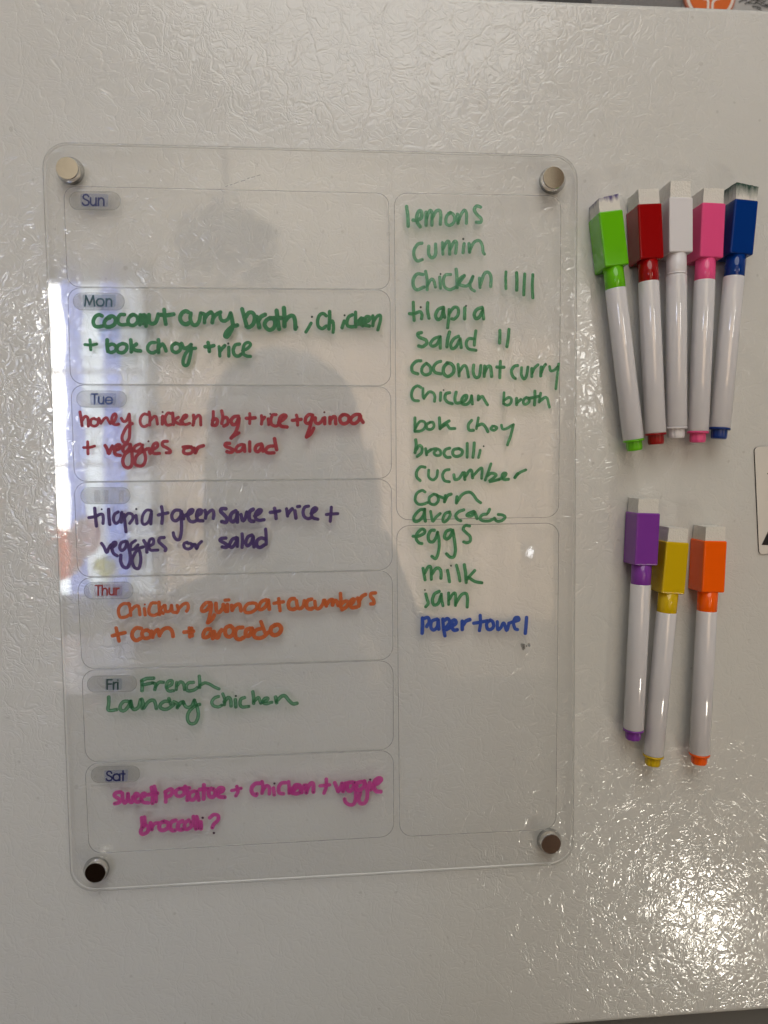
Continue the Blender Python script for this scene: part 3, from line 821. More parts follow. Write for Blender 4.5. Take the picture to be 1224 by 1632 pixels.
 ('green list word corn', GRN, V_, 4.4, '225,325 195,310 145,340 130,400 160,440 210,440 250,425|300,350 265,380 270,430 315,445 350,410 345,360 310,345|340,360 400,382|420,360 410,420|412,410 440,360 474,345|530,370 525,430|530,420 580,350 640,325 680,345 720,400 755,427'),
 ('green list word avocado', GRN, V_, 4.4, '215,490 170,500 120,560 125,605 170,595 210,545 220,490|220,490 220,560 228,603|278,510 288,570 300,605 330,565 370,530|460,515 420,530 395,580 405,612 440,590 465,545 455,515|595,495 545,515 518,550 535,585 566,600|690,510 640,530 625,550 665,555 700,520|700,520 722,578|842,490 825,525|815,535 770,545 750,580 780,600 840,600 890,575|925,540 965,545 990,565 965,595 920,605 895,590'),
 ('green list word eggs', GRN, V_, 4.4, '110,748 160,748 215,720 220,690 190,680 150,720 140,770 165,810 195,818|315,690 280,695 255,745 265,795 300,800 330,760 345,710|345,715 360,800 355,890 335,950 320,962 290,940|470,685 430,700 410,750 430,775 465,750 490,690|490,690 505,780 515,880 500,942 465,948 430,915|650,650 610,645 590,680 620,715 655,750 655,795 620,810 595,802'),
 ('green list word milk', GRN, W_, 4.4, '205,155 215,210 225,265|222,200 255,140 280,150 285,260|290,210 330,155 365,160 378,200 376,250|440,175 450,230 458,283|472,130|525,125 545,200 558,276|600,120 612,200 618,290|700,175 650,230 622,265|640,240 700,280 768,293'),
 ('green list word jam', GRN, W_, 4.4, '232,400 245,450 255,490 230,522|223,362|360,375 315,400 295,460 310,505 350,490 375,420|380,400 385,460 396,513|450,390 450,500|452,460 490,400 515,400 515,510|520,490 570,410 615,395 630,440 627,525'),
 ('blue list word paper', BLU, W_, 5.2, '200,630 200,700 197,775|205,640 250,625 265,665 240,710|340,640 290,660 280,715 305,745 340,715 350,650|350,650 355,735|395,640 400,720 415,800|400,660 440,635 460,670 430,715 405,740|430,740 480,710 520,680 510,650 485,660 480,710 500,745 532,742|580,660 580,740|585,700 615,660 652,645'),
 ('blue list word towel', BLU, W_, 4.8, '752,605 755,680 745,750|690,680 755,670 820,655|850,650 815,680 820,730 850,740 880,710 870,665 845,650|915,665 920,740 950,720 970,680 985,690 1005,750 1025,690|1025,680 1070,665 1120,650 1115,625 1085,630 1070,680 1085,730 1108,740|1195,625 1190,700 1183,776'),
]
for lab, ms, org, wpx, st in WORDS:
    handwriting(lab, ms, org, st, wpx * (1.12 if ms is MAG else 1.18 if ms in (GRD, ORG, PUR) else 1.16))

# grey thumb smudge and a dashed scratch
SMG = veil('grey_smudge_film', (0.06, 0.055, 0.05), 0.62, 0.6)
handwriting('small grey smudge under the blue words', [SMG], W_, '1150,885 1165,925|1168,888 1172,915|1195,898|1215,880 1222,895', 4.2, 6.0, 0, 'ink_smudge')
SCR = veil('pale_scratch', (0.45, 0.44, 0.41), 0.5, 0.5)
handwriting('dashed scratch near the top edge', [SCR], (340, 210), '78,358 95,350|108,348 122,342|135,338 162,326|180,322 205,315|222,305 235,300|248,298 270,292|285,286 305,280', 1.3, 4.08, 0, 'scratch')

# ================================================================== board magnets
def board_magnet(face_px, r_px, ring_px, label):
    hgt = 0.0042
    c = at(face_px[0], face_px[1], YF - hgt)
    pm = (at(face_px[0] + 1, face_px[1], YF - hgt) - c).length
    r = r_px * pm
    t = empty('disc_magnet', (c.x, YF - 0.0003, c.z))
    tag(t, label, 'magnet', 'silver disc magnets at the corners of the board')
    bm = bmesh.new()
    lathe(bm, [(r * .985, 0), (r, -0.0002), (r, -hgt + 0.0008)], 'Y', 48, cap=False)
    lathe(bm, [(r, -hgt + 0.0008), (r * .985, -hgt + 0.0004), (r * .945, -hgt + 0.0001)], 'Y', 48, cap=False)
    rim_ = [bm.verts.new((r * .945 * math.cos(2 * PI * i / 48), -hgt + 0.00009, r * .945 * math.sin(2 * PI * i / 48))) for i in range(48)]
    bm.faces.new(rim_)
    link('disc', bm, M_NICKEL, t)
    g = at(ring_px[0], ring_px[1], YF + BT)
    bm = bmesh.new()
    R2 = r * 1.20
    y0, y1 = BT + 0.0004, -YF - 0.0003 + 0.0003
    lathe(bm, [(R2, y0), (R2, y1 - 0.0002), (R2 * .8, y1 - 0.0002), (R2 * .8, y0)], 'Y', 48, cap=False)
    o = link('clear_collar', bm, M_CLEARCAP, t)
    o.location = (g.x - c.x, 0, g.z - c.z)
    bm = bmesh.new()
    lathe(bm, [(R2 * .70, y0), (R2 * .70, y1 - 0.0003)], 'Y', 40)
    o = link('rear_disc', bm, M_MAGBACK, t)
    o.location = (g.x - c.x, 0, g.z - c.z)


board_magnet((107, 268), 18.6, (111.5, 271.5), 'silver disc magnet at the top left corner of the board, beside the Sun box')
board_magnet((882.6, 283), 17.4, (881, 287), 'slightly stained silver disc magnet at the top right corner, above the grocery list')
board_magnet((151.8, 1391), 17.3, (153, 1387), 'disc magnet at the bottom left corner under the Sat box, its face mirroring black')
board_magnet((878.4, 1345.4), 16.2, (875.8, 1341), 'disc magnet at the bottom right corner of the board, its face mirroring dark brown')

# ================================================================== dry-erase markers
YA = -0.0110                        # barrel axis
CAPY = (-0.0172, -0.0004)           # front and back of the square cap
M_BARREL = principled('glossy_white_barrel', (0.74, 0.725, 0.75), 0.05, ior=1.9)
COLORS = {'green': (0.135, 0.50, 0.005), 'red': (0.31, 0.003, 0.004), 'white': (0.74, 0.72, 0.74), 'pink': (0.80, 0.085, 0.25), 'blue': (0.0015, 0.034, 0.21),
          'purple': (0.215, 0.045, 0.34), 'yellow': (0.64, 0.43, 0.006), 'orange': (0.97, 0.125, 0.003)}


def marker(colour, top, bot, crop, sc, label, group, stain=None, lean=0.0, worn=0.0, frontx=0.0, yaw=0.0):
    """top / bot: crop pixels of the barrel axis at the cap and at the plug"""
    a = at(crop[0] + top[0] / sc, crop[1] + top[1] / sc, YA)
    b = at(crop[0] + bot[0] / sc, crop[1] + bot[1] / sc, YA)
    up = (a - b)
    ln = up.length
    ang = math.atan2(up.x, up.z)
    t = empty('dry_erase_marker', b, (0, ang, 0))
    tag(t, label, 'marker', group)
    m = principled(colour + '_plastic', COLORS[colour], 0.07, ior=1.45, coat=0.0)
    m2 = principled(colour + '_matt_plastic', COLORS[colour], 0.28, ior=1.5)
    rb = 0.00595
    n = 40
    bm = bmesh.new()
    lathe(bm, [(rb * .96, 0), (rb, 0.0003), (rb * .985, ln - 0.0004), (rb * .97, ln)], 'Z', n)
    link('barrel', bm, M_BARREL, t)
    bm = bmesh.new()
    lathe(bm, [(rb * .93, ln + 0.0000), (rb * .955, ln + 0.0003), (rb * .965, ln + 0.0150)], 'Z', n)
    if colour == 'white':
        lathe(bm, [(rb * .97, ln + 0.0004), (rb * .985, ln + 0.0009), (rb * .97, ln + 0.0014)], 'Z', n)
    link('collar', bm, m, t)
    # plug: flange, then a ribbed stub
    bm = bmesh.new()
    lathe(bm, [(rb * .99, -0.0001), (rb * 1.02, -0.0005), (rb * 1.0, -0.0013)], 'Z', n)
    st = [(rb * .76, -0.0012), (rb * .755, -0.0052), (rb * .70, -0.0064), (rb * .60, -0.0066)]
    rings = []
    for r, h in st:
        ring = []
        for i in range(32):
            k = 2 * PI * i / 32
            rr = r * (1 - (0.05 if i % 4 == 0 else 0))
            ring.append(bm.verts.new((rr * math.cos(k), rr * math.sin(k), h)))
        rings.append(ring)
    for p, q in zip(rings, rings[1:]):
        for i in range(32):
            bm.faces.new((p[i], q[i], q[(i + 1) % 32], p[(i + 1) % 32]))
    bm.faces.new(rings[-1])
    link('end_plug', bm, m2, t)
    # square cap with the magnet at its back
    z0 = ln + 0.0118
    z1 = z0 + 0.0305
    hw = 0.0070
    y0, y1 = CAPY[0] - YA, CAPY[1] - YA
    bm = bmesh.new()
    fx = frontx
    vs = box(bm, -hw + fx, hw + fx, y0, y1, z0, z1)
    # the underside slopes up a little towards the back, as moulded
    for i in (2, 3):
        vs[i].co.z -= 0.0006
    bm.transform(Matrix.Rotation(yaw, 4, 'Z'))
    cap = link('cap', bm, m, t, bevel=0.0009, seg=3)
    bm = bmesh.new()
    box(bm, -0.0055 + fx, 0.0055 + fx, y1 + 0.00005, y1 + 0.0003, z0 + 0.006, z1 - 0.006)
    link('magnet_strip', bm, M_MAGBACK, cap)
    # felt eraser pad set into the top
    bm = bmesh.new()
    nx, ny, nz = 10, 10, 6
    ex, ey0, ey1 = 0.0061, y0 + 0.0009, y1 - 0.0012
    top_h = 0.0082 + worn
    rnd = random.Random(colour)
    grid = {}
    for k in range(nz + 1):
        for i in range(nx + 1):
            for j in range(ny + 1):
                if 0 < i < nx and 0 < j < ny and k < nz:
                    continue
                u, v, h = i / nx, j / ny, k / nz
                x = -ex + 2 * ex * u
                y = ey0 + (ey1 - ey0) * v
                flare = 1.0 + (0.10 if colour == 'blue' else -0.03) * h
                nzv = noise.noise(Vector((x * 700, y * 700, h * 3 + ord(colour[0])))) * 0.00028
                z = z1 - 0.0015 + (top_h + 0.0015) * h + lean * x * h
                if k == nz:
                    z += nzv * 1.6
                elif k > 1:
                    x += nzv
                grid[i, j, k] = bm.verts.new((x * flare + fx, y * 1.0, z - z1))
    def quad(a, b, c, d):
        bm.faces.new((grid[a], grid[b], grid[c], grid[d]))
    for k in range(nz):
        for i in range(nx):
            quad((i, 0, k), (i + 1, 0, k), (i + 1, 0, k + 1), (i, 0, k + 1))
            quad((i + 1, ny, k), (i, ny, k), (i, ny, k + 1), (i + 1, ny, k + 1))
        for j in range(ny):
            quad((0, j + 1, k), (0, j, k), (0, j, k + 1), (0, j + 1, k + 1))
            quad((nx, j, k), (nx, j + 1, k), (nx, j + 1, k + 1), (nx, j, k + 1))
    for i in range(nx):
        for j in range(ny):
            quad((i, j, nz), (i + 1, j, nz), (i + 1, j + 1, nz), (i, j + 1, nz))
    bm.transform(Matrix.Rotation(yaw, 4, 'Z'))
    e = link('felt_eraser', bm, felt(colour + '_marker_felt', (0.74, 0.715, 0.66), *(stain or ())), t)
    e.location = (0, 0, z1)
    return t, cap


C1, C2 = (920, 270), (960, 770)
GU, GL = 'row of five markers stuck to the door', 'group of three markers stuck to the door'
S1 = 3.474
mk, cap = marker('green', (212, 663), (311, 1495), C1, S1, 'lime green capped dry-erase marker, leftmost of the upper row, eraser edge stained violet', GU, ((0.10, 0.08, 0.22), .0084, .0052), lean=0.12)
marker('red', (395, 625), (433, 1460), C1, S1, 'dark red capped dry-erase marker between the green and the white one', GU)
marker('white', (548, 590), (549, 1425), C1, S1, 'all-white dry-erase marker in the middle of the upper row', GU, worn=0.001)
marker('pink', (705, 618), (668, 1450), C1, S1, 'pink capped dry-erase marker between the white and the blue one', GU, frontx=0.0004)
marker('blue', (867, 598), (788, 1430), C1, S1, 'navy blue capped dry-erase marker at the right end, eraser stained dark green', GU, ((0.020, 0.065, 0.045), .0080, .0012), lean=-0.10, worn=0.0004)
S2 = 3.472
marker('purple', (212, 558), (172, 1357), C2, S2, 'purple capped dry-erase marker, highest of the lower three and beside the board edge', GL)
marker('yellow', (355, 713), (282, 1500), C2, S2, 'yellow capped dry-erase marker tucked between the purple and the orange one', GL)
marker('orange', (578, 705), (537, 1492), C2, S2, 'orange capped dry-erase marker standing apart at the right of the lower three', GL)

# ================================================================== flat magnet at the right edge
M_SHEET = principled('white_printed_magnet', (0.70, 0.665, 0.61), 0.45)
M_BLACK = principled('black_print', (0.008, 0.007, 0.007), 0.5)
M_MSIDE = principled('black_magnet_rubber', (0.02, 0.017, 0.015), 0.7)
YS = -0.0011
tl = at(1202.5, 713.0, YS); bl = at(1210.0, 883.5, YS)
t = empty('flat_magnet', (bl.x, 0, bl.z), (0, math.atan2(tl.x - bl.x, tl.z - bl.z), 0))
tag(t, 'thin white flat magnet with black print, cut off by the picture\'s right edge', 'magnet')
hh = (tl - bl).length
bm = bmesh.new()
ol = [(x + 0.0375, z + hh / 2) for x, z in rr_outline(0.075, hh, 0.0022, 5)]
fr_ = [bm.verts.new((x, YS, z)) for x, z in ol]
bk = [bm.verts.new((x, -0.0001, z)) for x, z in ol]
bm.faces.new(fr_)
for i in range(len(ol)):
    bm.faces.new((fr_[i], bk[i], bk[(i + 1) % len(ol)], fr_[(i + 1) % len(ol)])).material_index = 1
link('sheet', bm, [M_SHEET, M_MSIDE], t)
inv = Matrix.Rotation(-math.atan2(tl.x - bl.x, tl.z - bl.z), 4, 'Y')
def loc(px, py, lift):
    p = at(px, py, YS - lift) - Vector((bl.x, 0, bl.z))
    return inv @ p
bm = bmesh.new()
bm.faces.new([bm.verts.new(loc(a, b, 0.0001)) for a, b in ((1213.6, 868.6), (1244, 869.5), (1258, 830), (1240, 800), (1226.5, 842))])
link('printed_shape', bm, M_BLACK, t)
bm = bmesh.new()
bm.faces.new([bm.verts.new(loc(a, b, 0.0001)) for a, b in ((1222.6, 755), (1228, 758.5), (1236, 757), (1236, 751), (1227, 751))])
link('printed_shape', bm, M_BLACK, t)

# ================================================================== things standing on the refrigerator
YB = 0.13
def face_poly(name, pts, y, mats, parent, thick=None):
    bm = bmesh.new()
    P = [at(a, b, y) for a, b in pts]
    o_ = parent.location if parent else Vector((0, 0, 0))
    vs = [bm.verts.new(p - o_) for p in P]
    f = bm.faces.new(vs)
    if thick:
        r = bmesh.ops.extrude_face_region(bm, geom=[f])
        for v in r['geom']:
            if isinstance(v, bmesh.types.BMVert):
                v.co.y += thick
    bmesh.ops.recalc_face_normals(bm, faces=bm.faces)
    return link(name, bm, mats, parent)


g0 = at(943, 3, YB); g1 = at(1087.5, 3, YB)
M_CANVAS = principled('grey_woven_fabric', (0.19, 0.185, 0.18), 0.9, bump=(900, 0.6, 0.001), vary=0.2, vscale=500)
t = empty('fabric_bin', ((g0.x + g1.x) / 2, YB, ZT - 0.005))
tag(t, 'grey fabric storage bin on top of the refrigerator, beside the orange badge', 'storage bin')
hw = (g1.x - g0.x) / 2
bm = bmesh.new()
hb = 0.17
for (xa, xb, ya, yb, za, zb) in ((-hw, hw, 0, .004, 0, hb), (-hw, hw, .196, .2, 0, hb), (-hw, -hw + .004, .0042, .1958, 0, hb), (hw - .004, hw, .0042, .1958, 0, hb), (-hw + .0042, hw - .0042, .0042, .1958, 0.001, .004)):
    box(bm, xa, xb, ya, yb, za, zb)
link('body', bm, M_CANVAS, t)
bm = bmesh.new()
box(bm, -hw - .001, hw + .001, -.001, .201, hb - .012, hb + .001)
link('hem', bm, M_CANVAS, t)

# white card with a fine feathery line drawing, and an orange badge stuck to it
YC = 0.128
c0 = at(1088.5, 3, YC); c1 = at(1330, 3, YC)
t = empty('printed_card', ((c0.x + c1.x) / 2, YC, ZT - 0.005))
tag(t, 'pale grey card with fine black feathery lines standing on the refrigerator at the top right', 'card')
M_CARD = principled('pale_grey_card', (0.42, 0.41, 0.40), 0.7, vary=0.12, vscale=120)
M_LINE = principled('fine_black_print', (0.03, 0.03, 0.03), 0.7)
cw = (c1.x - c0.x) / 2
bm = bmesh.new()
box(bm, -cw, cw, 0, .003, 0, .18)
link('sheet', bm, M_CARD, t, bevel=0.0006)
bm = bmesh.new()
rnd = random.Random(3)
for k in range(46):
    a0 = rnd.uniform(-0.5, 1.0)
    x0, y0 = 1176 + rnd.uniform(-2, 60), rnd.uniform(-30, 14)
    L_ = rnd.uniform(10, 34)
    pts = []
    for i in range(5):
        s = i / 4
        px = x0 + L_ * s * math.cos(a0) + rnd.uniform(-.8, .8)
        py = y0 - L_ * s * math.sin(a0) * 1.0 + 5 * s * s
        p = at(px, py, YC - 0.0004 - k * 0.00002) - t.location
        pts.append(p)
    ribbon(bm, pts, 0.00024 * rnd.uniform(.6, 1.7), False)
link('line_drawing', bm, M_LINE, t)

t2c = at(1131.5, -9, YC - 0.003)
bd = empty('round_badge', t2c)
tag(bd, 'round orange badge with a white ring and sign, above the door\'s top edge', 'badge')
M_ORB = principled('orange_badge_enamel', (0.62, 0.115, 0.008), 0.4)
M_WHB = principled('white_badge_print', (0.72, 0.66, 0.60), 0.4)
M_RIM = principled('pale_salmon_badge_rim', (0.50, 0.16, 0.09), 0.4)
pmb = (at(1132.5, -9, YC - .003) - t2c).length
bm = bmesh.new()
lathe(bm, [(41.5 * pmb, 0.0022), (41.5 * pmb, 0), (39 * pmb, -0.0001)], 'Y', 56)
link('base', bm, M_RIM, bd)
bm = bmesh.new()
lathe(bm, [(38.8 * pmb, -0.0002), (38.6 * pmb, -0.0006)], 'Y', 56)
link('white_ring', bm, M_WHB, bd)
bm = bmesh.new()
lathe(bm, [(34.3 * pmb, -0.0007), (34.2 * pmb, -0.0010)], 'Y', 56)
link('face', bm, M_ORB, bd)
for nm, st, wid in (('emblem_stroke', ((1121, -2), (1126, -1.5), (1128.8, 2), (1128.6, 8), (1128.4, 16)), 3.0),
                    ('emblem_stroke', ((1146, -2.2), (1141, -1.2), (1136.5, 3), (1135.4, 9), (1135.2, 16)), 3.0),
                    ('emblem_stroke', ((1121, -10), (1133, -13), (1146, -10)), 3.0)):
    bm = bmesh.new()
    pts = catmull([at(a, b, YC - 0.0042) - t2c for a, b in st], 5)
    ribbon(bm, pts, wid * pmb * .62, True)
    link(nm, bm, M_WHB, bd)

# ================================================================== the room mirrored in the board
GX = CAM.x
def struct(name, bm, m):
    return tag(link(name, bm, m), kind='structure')

bm = bmesh.new()
box(bm, -3.2, 3.2, -4.6, 1.2, -0.1, 0.0)
struct('floor', bm, principled('dark_wood_floor', (0.10, 0.055, 0.025), 0.35, vary=0.3, vscale=12))
WALLD = 3.0
WY = -(WALLD)
# wall opposite the refrigerator, with an opening for the glass door
w0 = refl(56, 500, WALLD); w1 = refl(246, 500, WALLD)
wt = refl(100, 424, WALLD).z; wb = refl(100, 975, WALLD).z
WX0, WX1, WZ0, WZ1 = w0.x, w1.x, wb, wt
k0 = refl(258, 545, WALLD); k1 = refl(900, 1000, WALLD)
KX0, KX1, KZ1, KZ0 = k0.x, k1.x, k0.z, k1.z
M_WALL = principled('warm_cream_wall_paint', (0.70, 0.62, 0.50), 0.8)
bm = bmesh.new()
CH = 3.0
box(bm, -3.2, WX0, WY - .12, WY, 0, CH)
box(bm, WX1, KX0, WY - .12, WY, 0, CH)
box(bm, KX1, 3.2, WY - .12, WY, 0, CH)
box(bm, WX0, WX1, WY - .12, WY, WZ1, CH)
box(bm, WX0, WX1, WY - .12, WY, 0, WZ0)
box(bm, KX0, KX1, WY - .12, WY, KZ1, CH)
box(bm, KX0, KX1, WY - .12, WY, 0, KZ0)
struct('room_wall', bm, M_WALL)
# overcast daylight outside: one sheet behind the window, one behind the curtain
M_SKY = emit('bright_overcast_daylight', (0.88, 0.95, 1.0), 12.0)
bm = bmesh.new()
box(bm, WX0 - .22, WX1 + .10, WY - 0.55, WY - 0.50, WZ0 - .12, WZ1 + .12)
tag(link('outdoor_glow_sheet', bm, M_SKY), kind='structure')
bm = bmesh.new()
box(bm, KX0 - .08, KX1 + .10, WY - 0.55, WY - 0.50, KZ0 - .12, KZ1 + .12)
tag(link('outdoor_glow_sheet', bm, M_SKY), kind='structure')
# added glowing strip outside the window's bare left edge, for sparkle on the door
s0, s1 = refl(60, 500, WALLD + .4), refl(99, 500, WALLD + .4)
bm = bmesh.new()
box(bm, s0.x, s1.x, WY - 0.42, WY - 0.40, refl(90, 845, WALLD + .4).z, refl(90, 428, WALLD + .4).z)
tag(link('outdoor_glow_sheet', bm, emit('added_glare_strip', (1.0, 0.98, 0.94), 25.0)), kind='structure')
win = empty('window', ((WX0 + WX1) / 2, WY - 0.06, WZ0))
tag(win, 'bright tall window with white frame, seen only as a glare mirrored at the left of the board', 'window')
hw, hz = (WX1 - WX0) / 2, WZ1 - WZ0
M_WF = principled('white_window_frame', (0.55, 0.62, 0.78), 0.4)
bm = bmesh.new()
for xa, xb in ((-hw, -hw + .012), (hw - .05, hw)):
    box(bm, xa, xb, -.03, .03, 0, hz)
box(bm, -hw + .012, hw - .05, -.03, .03, 0, .06)
box(bm, -hw + .012, hw - .05, -.03, .03, hz - .06, hz)
link('frame', bm, M_WF, win)
for px in ():
    x = refl(px, 500, WALLD + .06).x - win.location.x
    bm = bmesh.new()
    box(bm, x - .035, x + .035, -.025, .025, .06, hz - .06)
    link('mullion', bm, M_WF, win)
for py in (592, 742):
    z = refl(110, py, WALLD + .06).z - WZ0
    bm = bmesh.new()
    box(bm, -hw + .012, hw - .05, -.02, .02, z - .008, z + .008)
    link('glazing_bar', bm, M_WF, win)
# pale blue sheer curtain strips
def sheer(name, tint, tl):
    m, nt, out = mat(name)
    a = N(nt, 'ShaderNodeBsdfTransparent'); a.inputs[0].default_value = (*tint, 1)
    b = N(nt, 'ShaderNodeBsdfTranslucent'); b.inputs[0].default_value = (*tl, 1)
    x = N(nt, 'ShaderNodeMixShader'); x.inputs[0].default_value = 0.5
    nt.links.new(a.outputs[0], x.inputs[1]); nt.links.new(b.outputs[0], x.inputs[2]); nt.links.new(x.outputs[0], out.inputs[0])
    return m


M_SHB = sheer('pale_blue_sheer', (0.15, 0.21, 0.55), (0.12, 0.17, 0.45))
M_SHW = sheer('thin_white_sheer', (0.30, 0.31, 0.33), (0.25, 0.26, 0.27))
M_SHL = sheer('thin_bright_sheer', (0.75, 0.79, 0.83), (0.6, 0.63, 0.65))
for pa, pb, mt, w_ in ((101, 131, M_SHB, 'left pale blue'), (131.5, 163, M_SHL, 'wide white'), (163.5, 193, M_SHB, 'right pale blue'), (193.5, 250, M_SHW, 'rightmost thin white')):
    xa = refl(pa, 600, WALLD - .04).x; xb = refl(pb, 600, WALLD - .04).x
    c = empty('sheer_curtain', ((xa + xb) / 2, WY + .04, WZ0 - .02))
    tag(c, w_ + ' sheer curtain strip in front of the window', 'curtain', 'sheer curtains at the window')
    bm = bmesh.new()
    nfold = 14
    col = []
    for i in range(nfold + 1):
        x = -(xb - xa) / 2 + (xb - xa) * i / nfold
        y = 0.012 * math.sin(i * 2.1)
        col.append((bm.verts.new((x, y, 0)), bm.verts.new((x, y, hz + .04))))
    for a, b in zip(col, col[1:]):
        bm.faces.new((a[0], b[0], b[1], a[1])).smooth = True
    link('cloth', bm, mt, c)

# long warm curtain on the wall behind the photographer
def curtain(x0, x1, z0, z1, y, m, label):
    c = empty('curtain', ((x0 + x1) / 2, y, z0))
    tag(c, label, 'curtain')
    bm = bmesh.new()
    nf = 60
    col = []
    for i in range(nf + 1):
        x = -(x1 - x0) / 2 + (x1 - x0) * i / nf
        yy = 0.03 * math.sin(i * 1.3) + 0.02 * math.sin(i * .47)
        col.append((bm.verts.new((x, yy, 0)), bm.verts.new((x, yy * .7, z1 - z0))))
    for a, b in zip(col, col[1:]):
        bm.faces.new((a[0], b[0], b[1], a[1])).smooth = True
    link('cloth', bm, m, c)

ca, cb = refl(252, 535, 2.92), refl(915, 1010, 2.92)
mc, nt, out = mat('peach_backlit_curtain_cloth')
tl2 = N(nt, 'ShaderNodeBsdfTranslucent'); tl2.inputs[0].default_value = (0.40, 0.27, 0.17, 1)
df2 = N(nt, 'ShaderNodeBsdfDiffuse'); df2.inputs[0].default_value = (0.60, 0.47, 0.35, 1)
mx2 = N(nt, 'ShaderNodeMixShader'); mx2.inputs[0].default_value = 0.5
nt.links.new(df2.outputs[0], mx2.inputs[1]); nt.links.new(tl2.outputs[0], mx2.inputs[2]); nt.links.new(mx2.outputs[0], out.inputs[0])
curtain(ca.x, cb.x, cb.z, ca.z, -2.94, mc, 'peach curtain glowing with daylight on the far wall, mirrored faintly in the board')

# balloons at the window foot, the daylight shining through them
for px, py, r, col, lab in ((98, 884, .10, (1.0, 0.36, 0.07), 'large orange balloon below the window'), (138, 856, .075, (0.9, 0.60, 0.58), 'middling pink balloon below the window'), (170, 905, .045, (0.85, 0.85, 0.12), 'small yellow balloon below the window')):
    c = refl(px, py, 2.82)
    t = empty('balloon', (c.x, c.y, c.z - r * 1.25))
    tag(t, lab, 'balloon')
    bm = bmesh.new()
    lathe(bm, [(r * math.sin(k / 14 * PI) * (1 - .12 * math.cos(k / 14 * PI)), r * 1.25 - r * 1.15 * math.cos(k / 14 * PI)) for k in range(1, 14)], 'Z', 28)
    link('skin', bm, sheer(lab.split()[-4] + '_balloon_rubber', tuple(q * .85 for q in col), tuple(q * .8 for q in col)), t, smooth=True)
    bm = bmesh.new()
    lathe(bm, [(r * .03, r * .12), (r * .08, r * .04)], 'Z', 12)
    link('knot', bm, principled(lab.split()[-4] + '_knot_rubber', col, .4), t)

# hanging plant: cord, pot and trailing leaves
c = refl(362, 392, 2.0)
t = empty('hanging_plant', (c.x, c.y, c.z))
tag(t, 'leafy plant in a dark pot hanging from a cord, mirrored near the board top', 'plant')
M_POT = principled('dark_clay_pot', (.05, .04, .035), .7)
M_LEAF = principled('dark_green_leaf', (.16, .19, .13), .6)
bm = bmesh.new(); lathe(bm, [(.05, -.05), (.075, .05), (.07, .055)], 'Z', 20); link('pot', bm, M_POT, t)
bm = bmesh.new()
for k in range(3):
    a = k * 2 * PI / 3
    e_ = [Vector((.072 * math.cos(a), .072 * math.sin(a), .05)), Vector((0, 0, .22))]
    ribbon(bm, catmull(e_), .004, False)
ribbon(bm, catmull([Vector((0, 0, .22)), Vector((0, 0, 1.2))]), .008, False)
link('cord', bm, M_POT, t)
bm = bmesh.new()
rnd = random.Random(11)
for k in range(430):
    a = rnd.uniform(0, 2 * PI); q = rnd.random() ** .6
    rr_ = .04 + .13 * q
    p = Vector((rr_ * math.cos(a), rr_ * math.sin(a), .06 - .22 * q * rnd.random() + rnd.uniform(-.02, .05)))
    s_ = rnd.uniform(.020, .036)
    M4 = Matrix.Translation(p) @ Euler((rnd.uniform(0, 3), rnd.uniform(0, 3), rnd.uniform(0, 6))).to_matrix().to_4x4()
    bm.faces.new([bm.verts.new(M4 @ Vector(v)) for v in ((-s_, 0, 0), (0, s_ * .45, .003), (s_, 0, 0), (0, -s_ * .45, .003))])
tag(link('foliage', bm, M_LEAF, t), kind='stuff')

# dark kitchen island between the camera and the far wall
ISY = -1.35
t = empty('kitchen_island', (0.1, ISY, 0))
tag(t, 'dark brown wooden kitchen island behind the photographer', 'kitchen island')
zt_ = refl(700, 1075, 1.35).z
bm = bmesh.new(); box(bm, -1.0, 1.0, -.55, 0, 0.08, zt_ - .03)
link('body', bm, principled('dark_brown_cabinet_wood', (0.030, 0.011, 0.003), 0.8, vary=.3, vscale=8), t, bevel=.004)
bm = bmesh.new(); box(bm, -1.04, 1.04, -.59, .04, zt_ - .03, zt_)
link('worktop', bm, principled('grey_stone_worktop', (0.07, 0.055, 0.04), 0.3, vary=.2, vscale=60), t, bevel=.004)

# added tall cabinet at the far right, darkens what the marker caps mirror
xa = refl(955, 600, 2.4).x
t = empty('added_dark_cabinet', (xa + .55, -2.98, 0))
tag(t, 'added dark brown cabinet against the far wall, darkening what the marker caps mirror', 'cabinet')
M_PAN = principled('added_cabinet_dark_veneer', (0.10, 0.062, 0.036), 0.45, vary=.25, vscale=9)
bm = bmesh.new(); box(bm, -.55, .95, 0, .50, 0, 2.98)
link('added_cabinet_carcass', bm, M_PAN, t, bevel=.004)
for k in range(2):
    bm = bmesh.new(); box(bm, -.54 + k * .746, .196 + k * .744, .501, .522, .05, 2.96)
    dr = link('cabinet_door', bm, M_PAN, t, bevel=.004)
    bm = bmesh.new(); box(bm, .15 + k * .10, .165 + k * .10, .523, .55, 1.0, 1.2)
    link('handle', bm, M_NICKEL, dr, bevel=.002)

# lamp whose glare lights the lower right of the door
def globe_lamp(px, py, dist, r, power, name, label, cat, stem):
    c = refl(px, py, dist)
    t = empty(name, (c.x, c.y, c.z))
    tag(t, label, cat)
    bm = bmesh.new()
    bmesh.ops.create_uvsphere(bm, u_segments=24, v_segments=16, radius=r)
    link('glass_globe', bm, emit('glowing_globe', (1.0, 0.93, 0.80), power), t, smooth=True)
    bm = bmesh.new()
    lathe(bm, [(r * .35, -r * .90), (r * .4, -r * 1.15), (.008, -r * 1.3), (.008, -stem), (.09, -stem - .005), (.09, -stem - .02)], 'Z', 24)
    link('base', bm, principled('brushed_lamp_metal', (0.4, 0.38, 0.34), 0.3, 1.0), t)
    return c


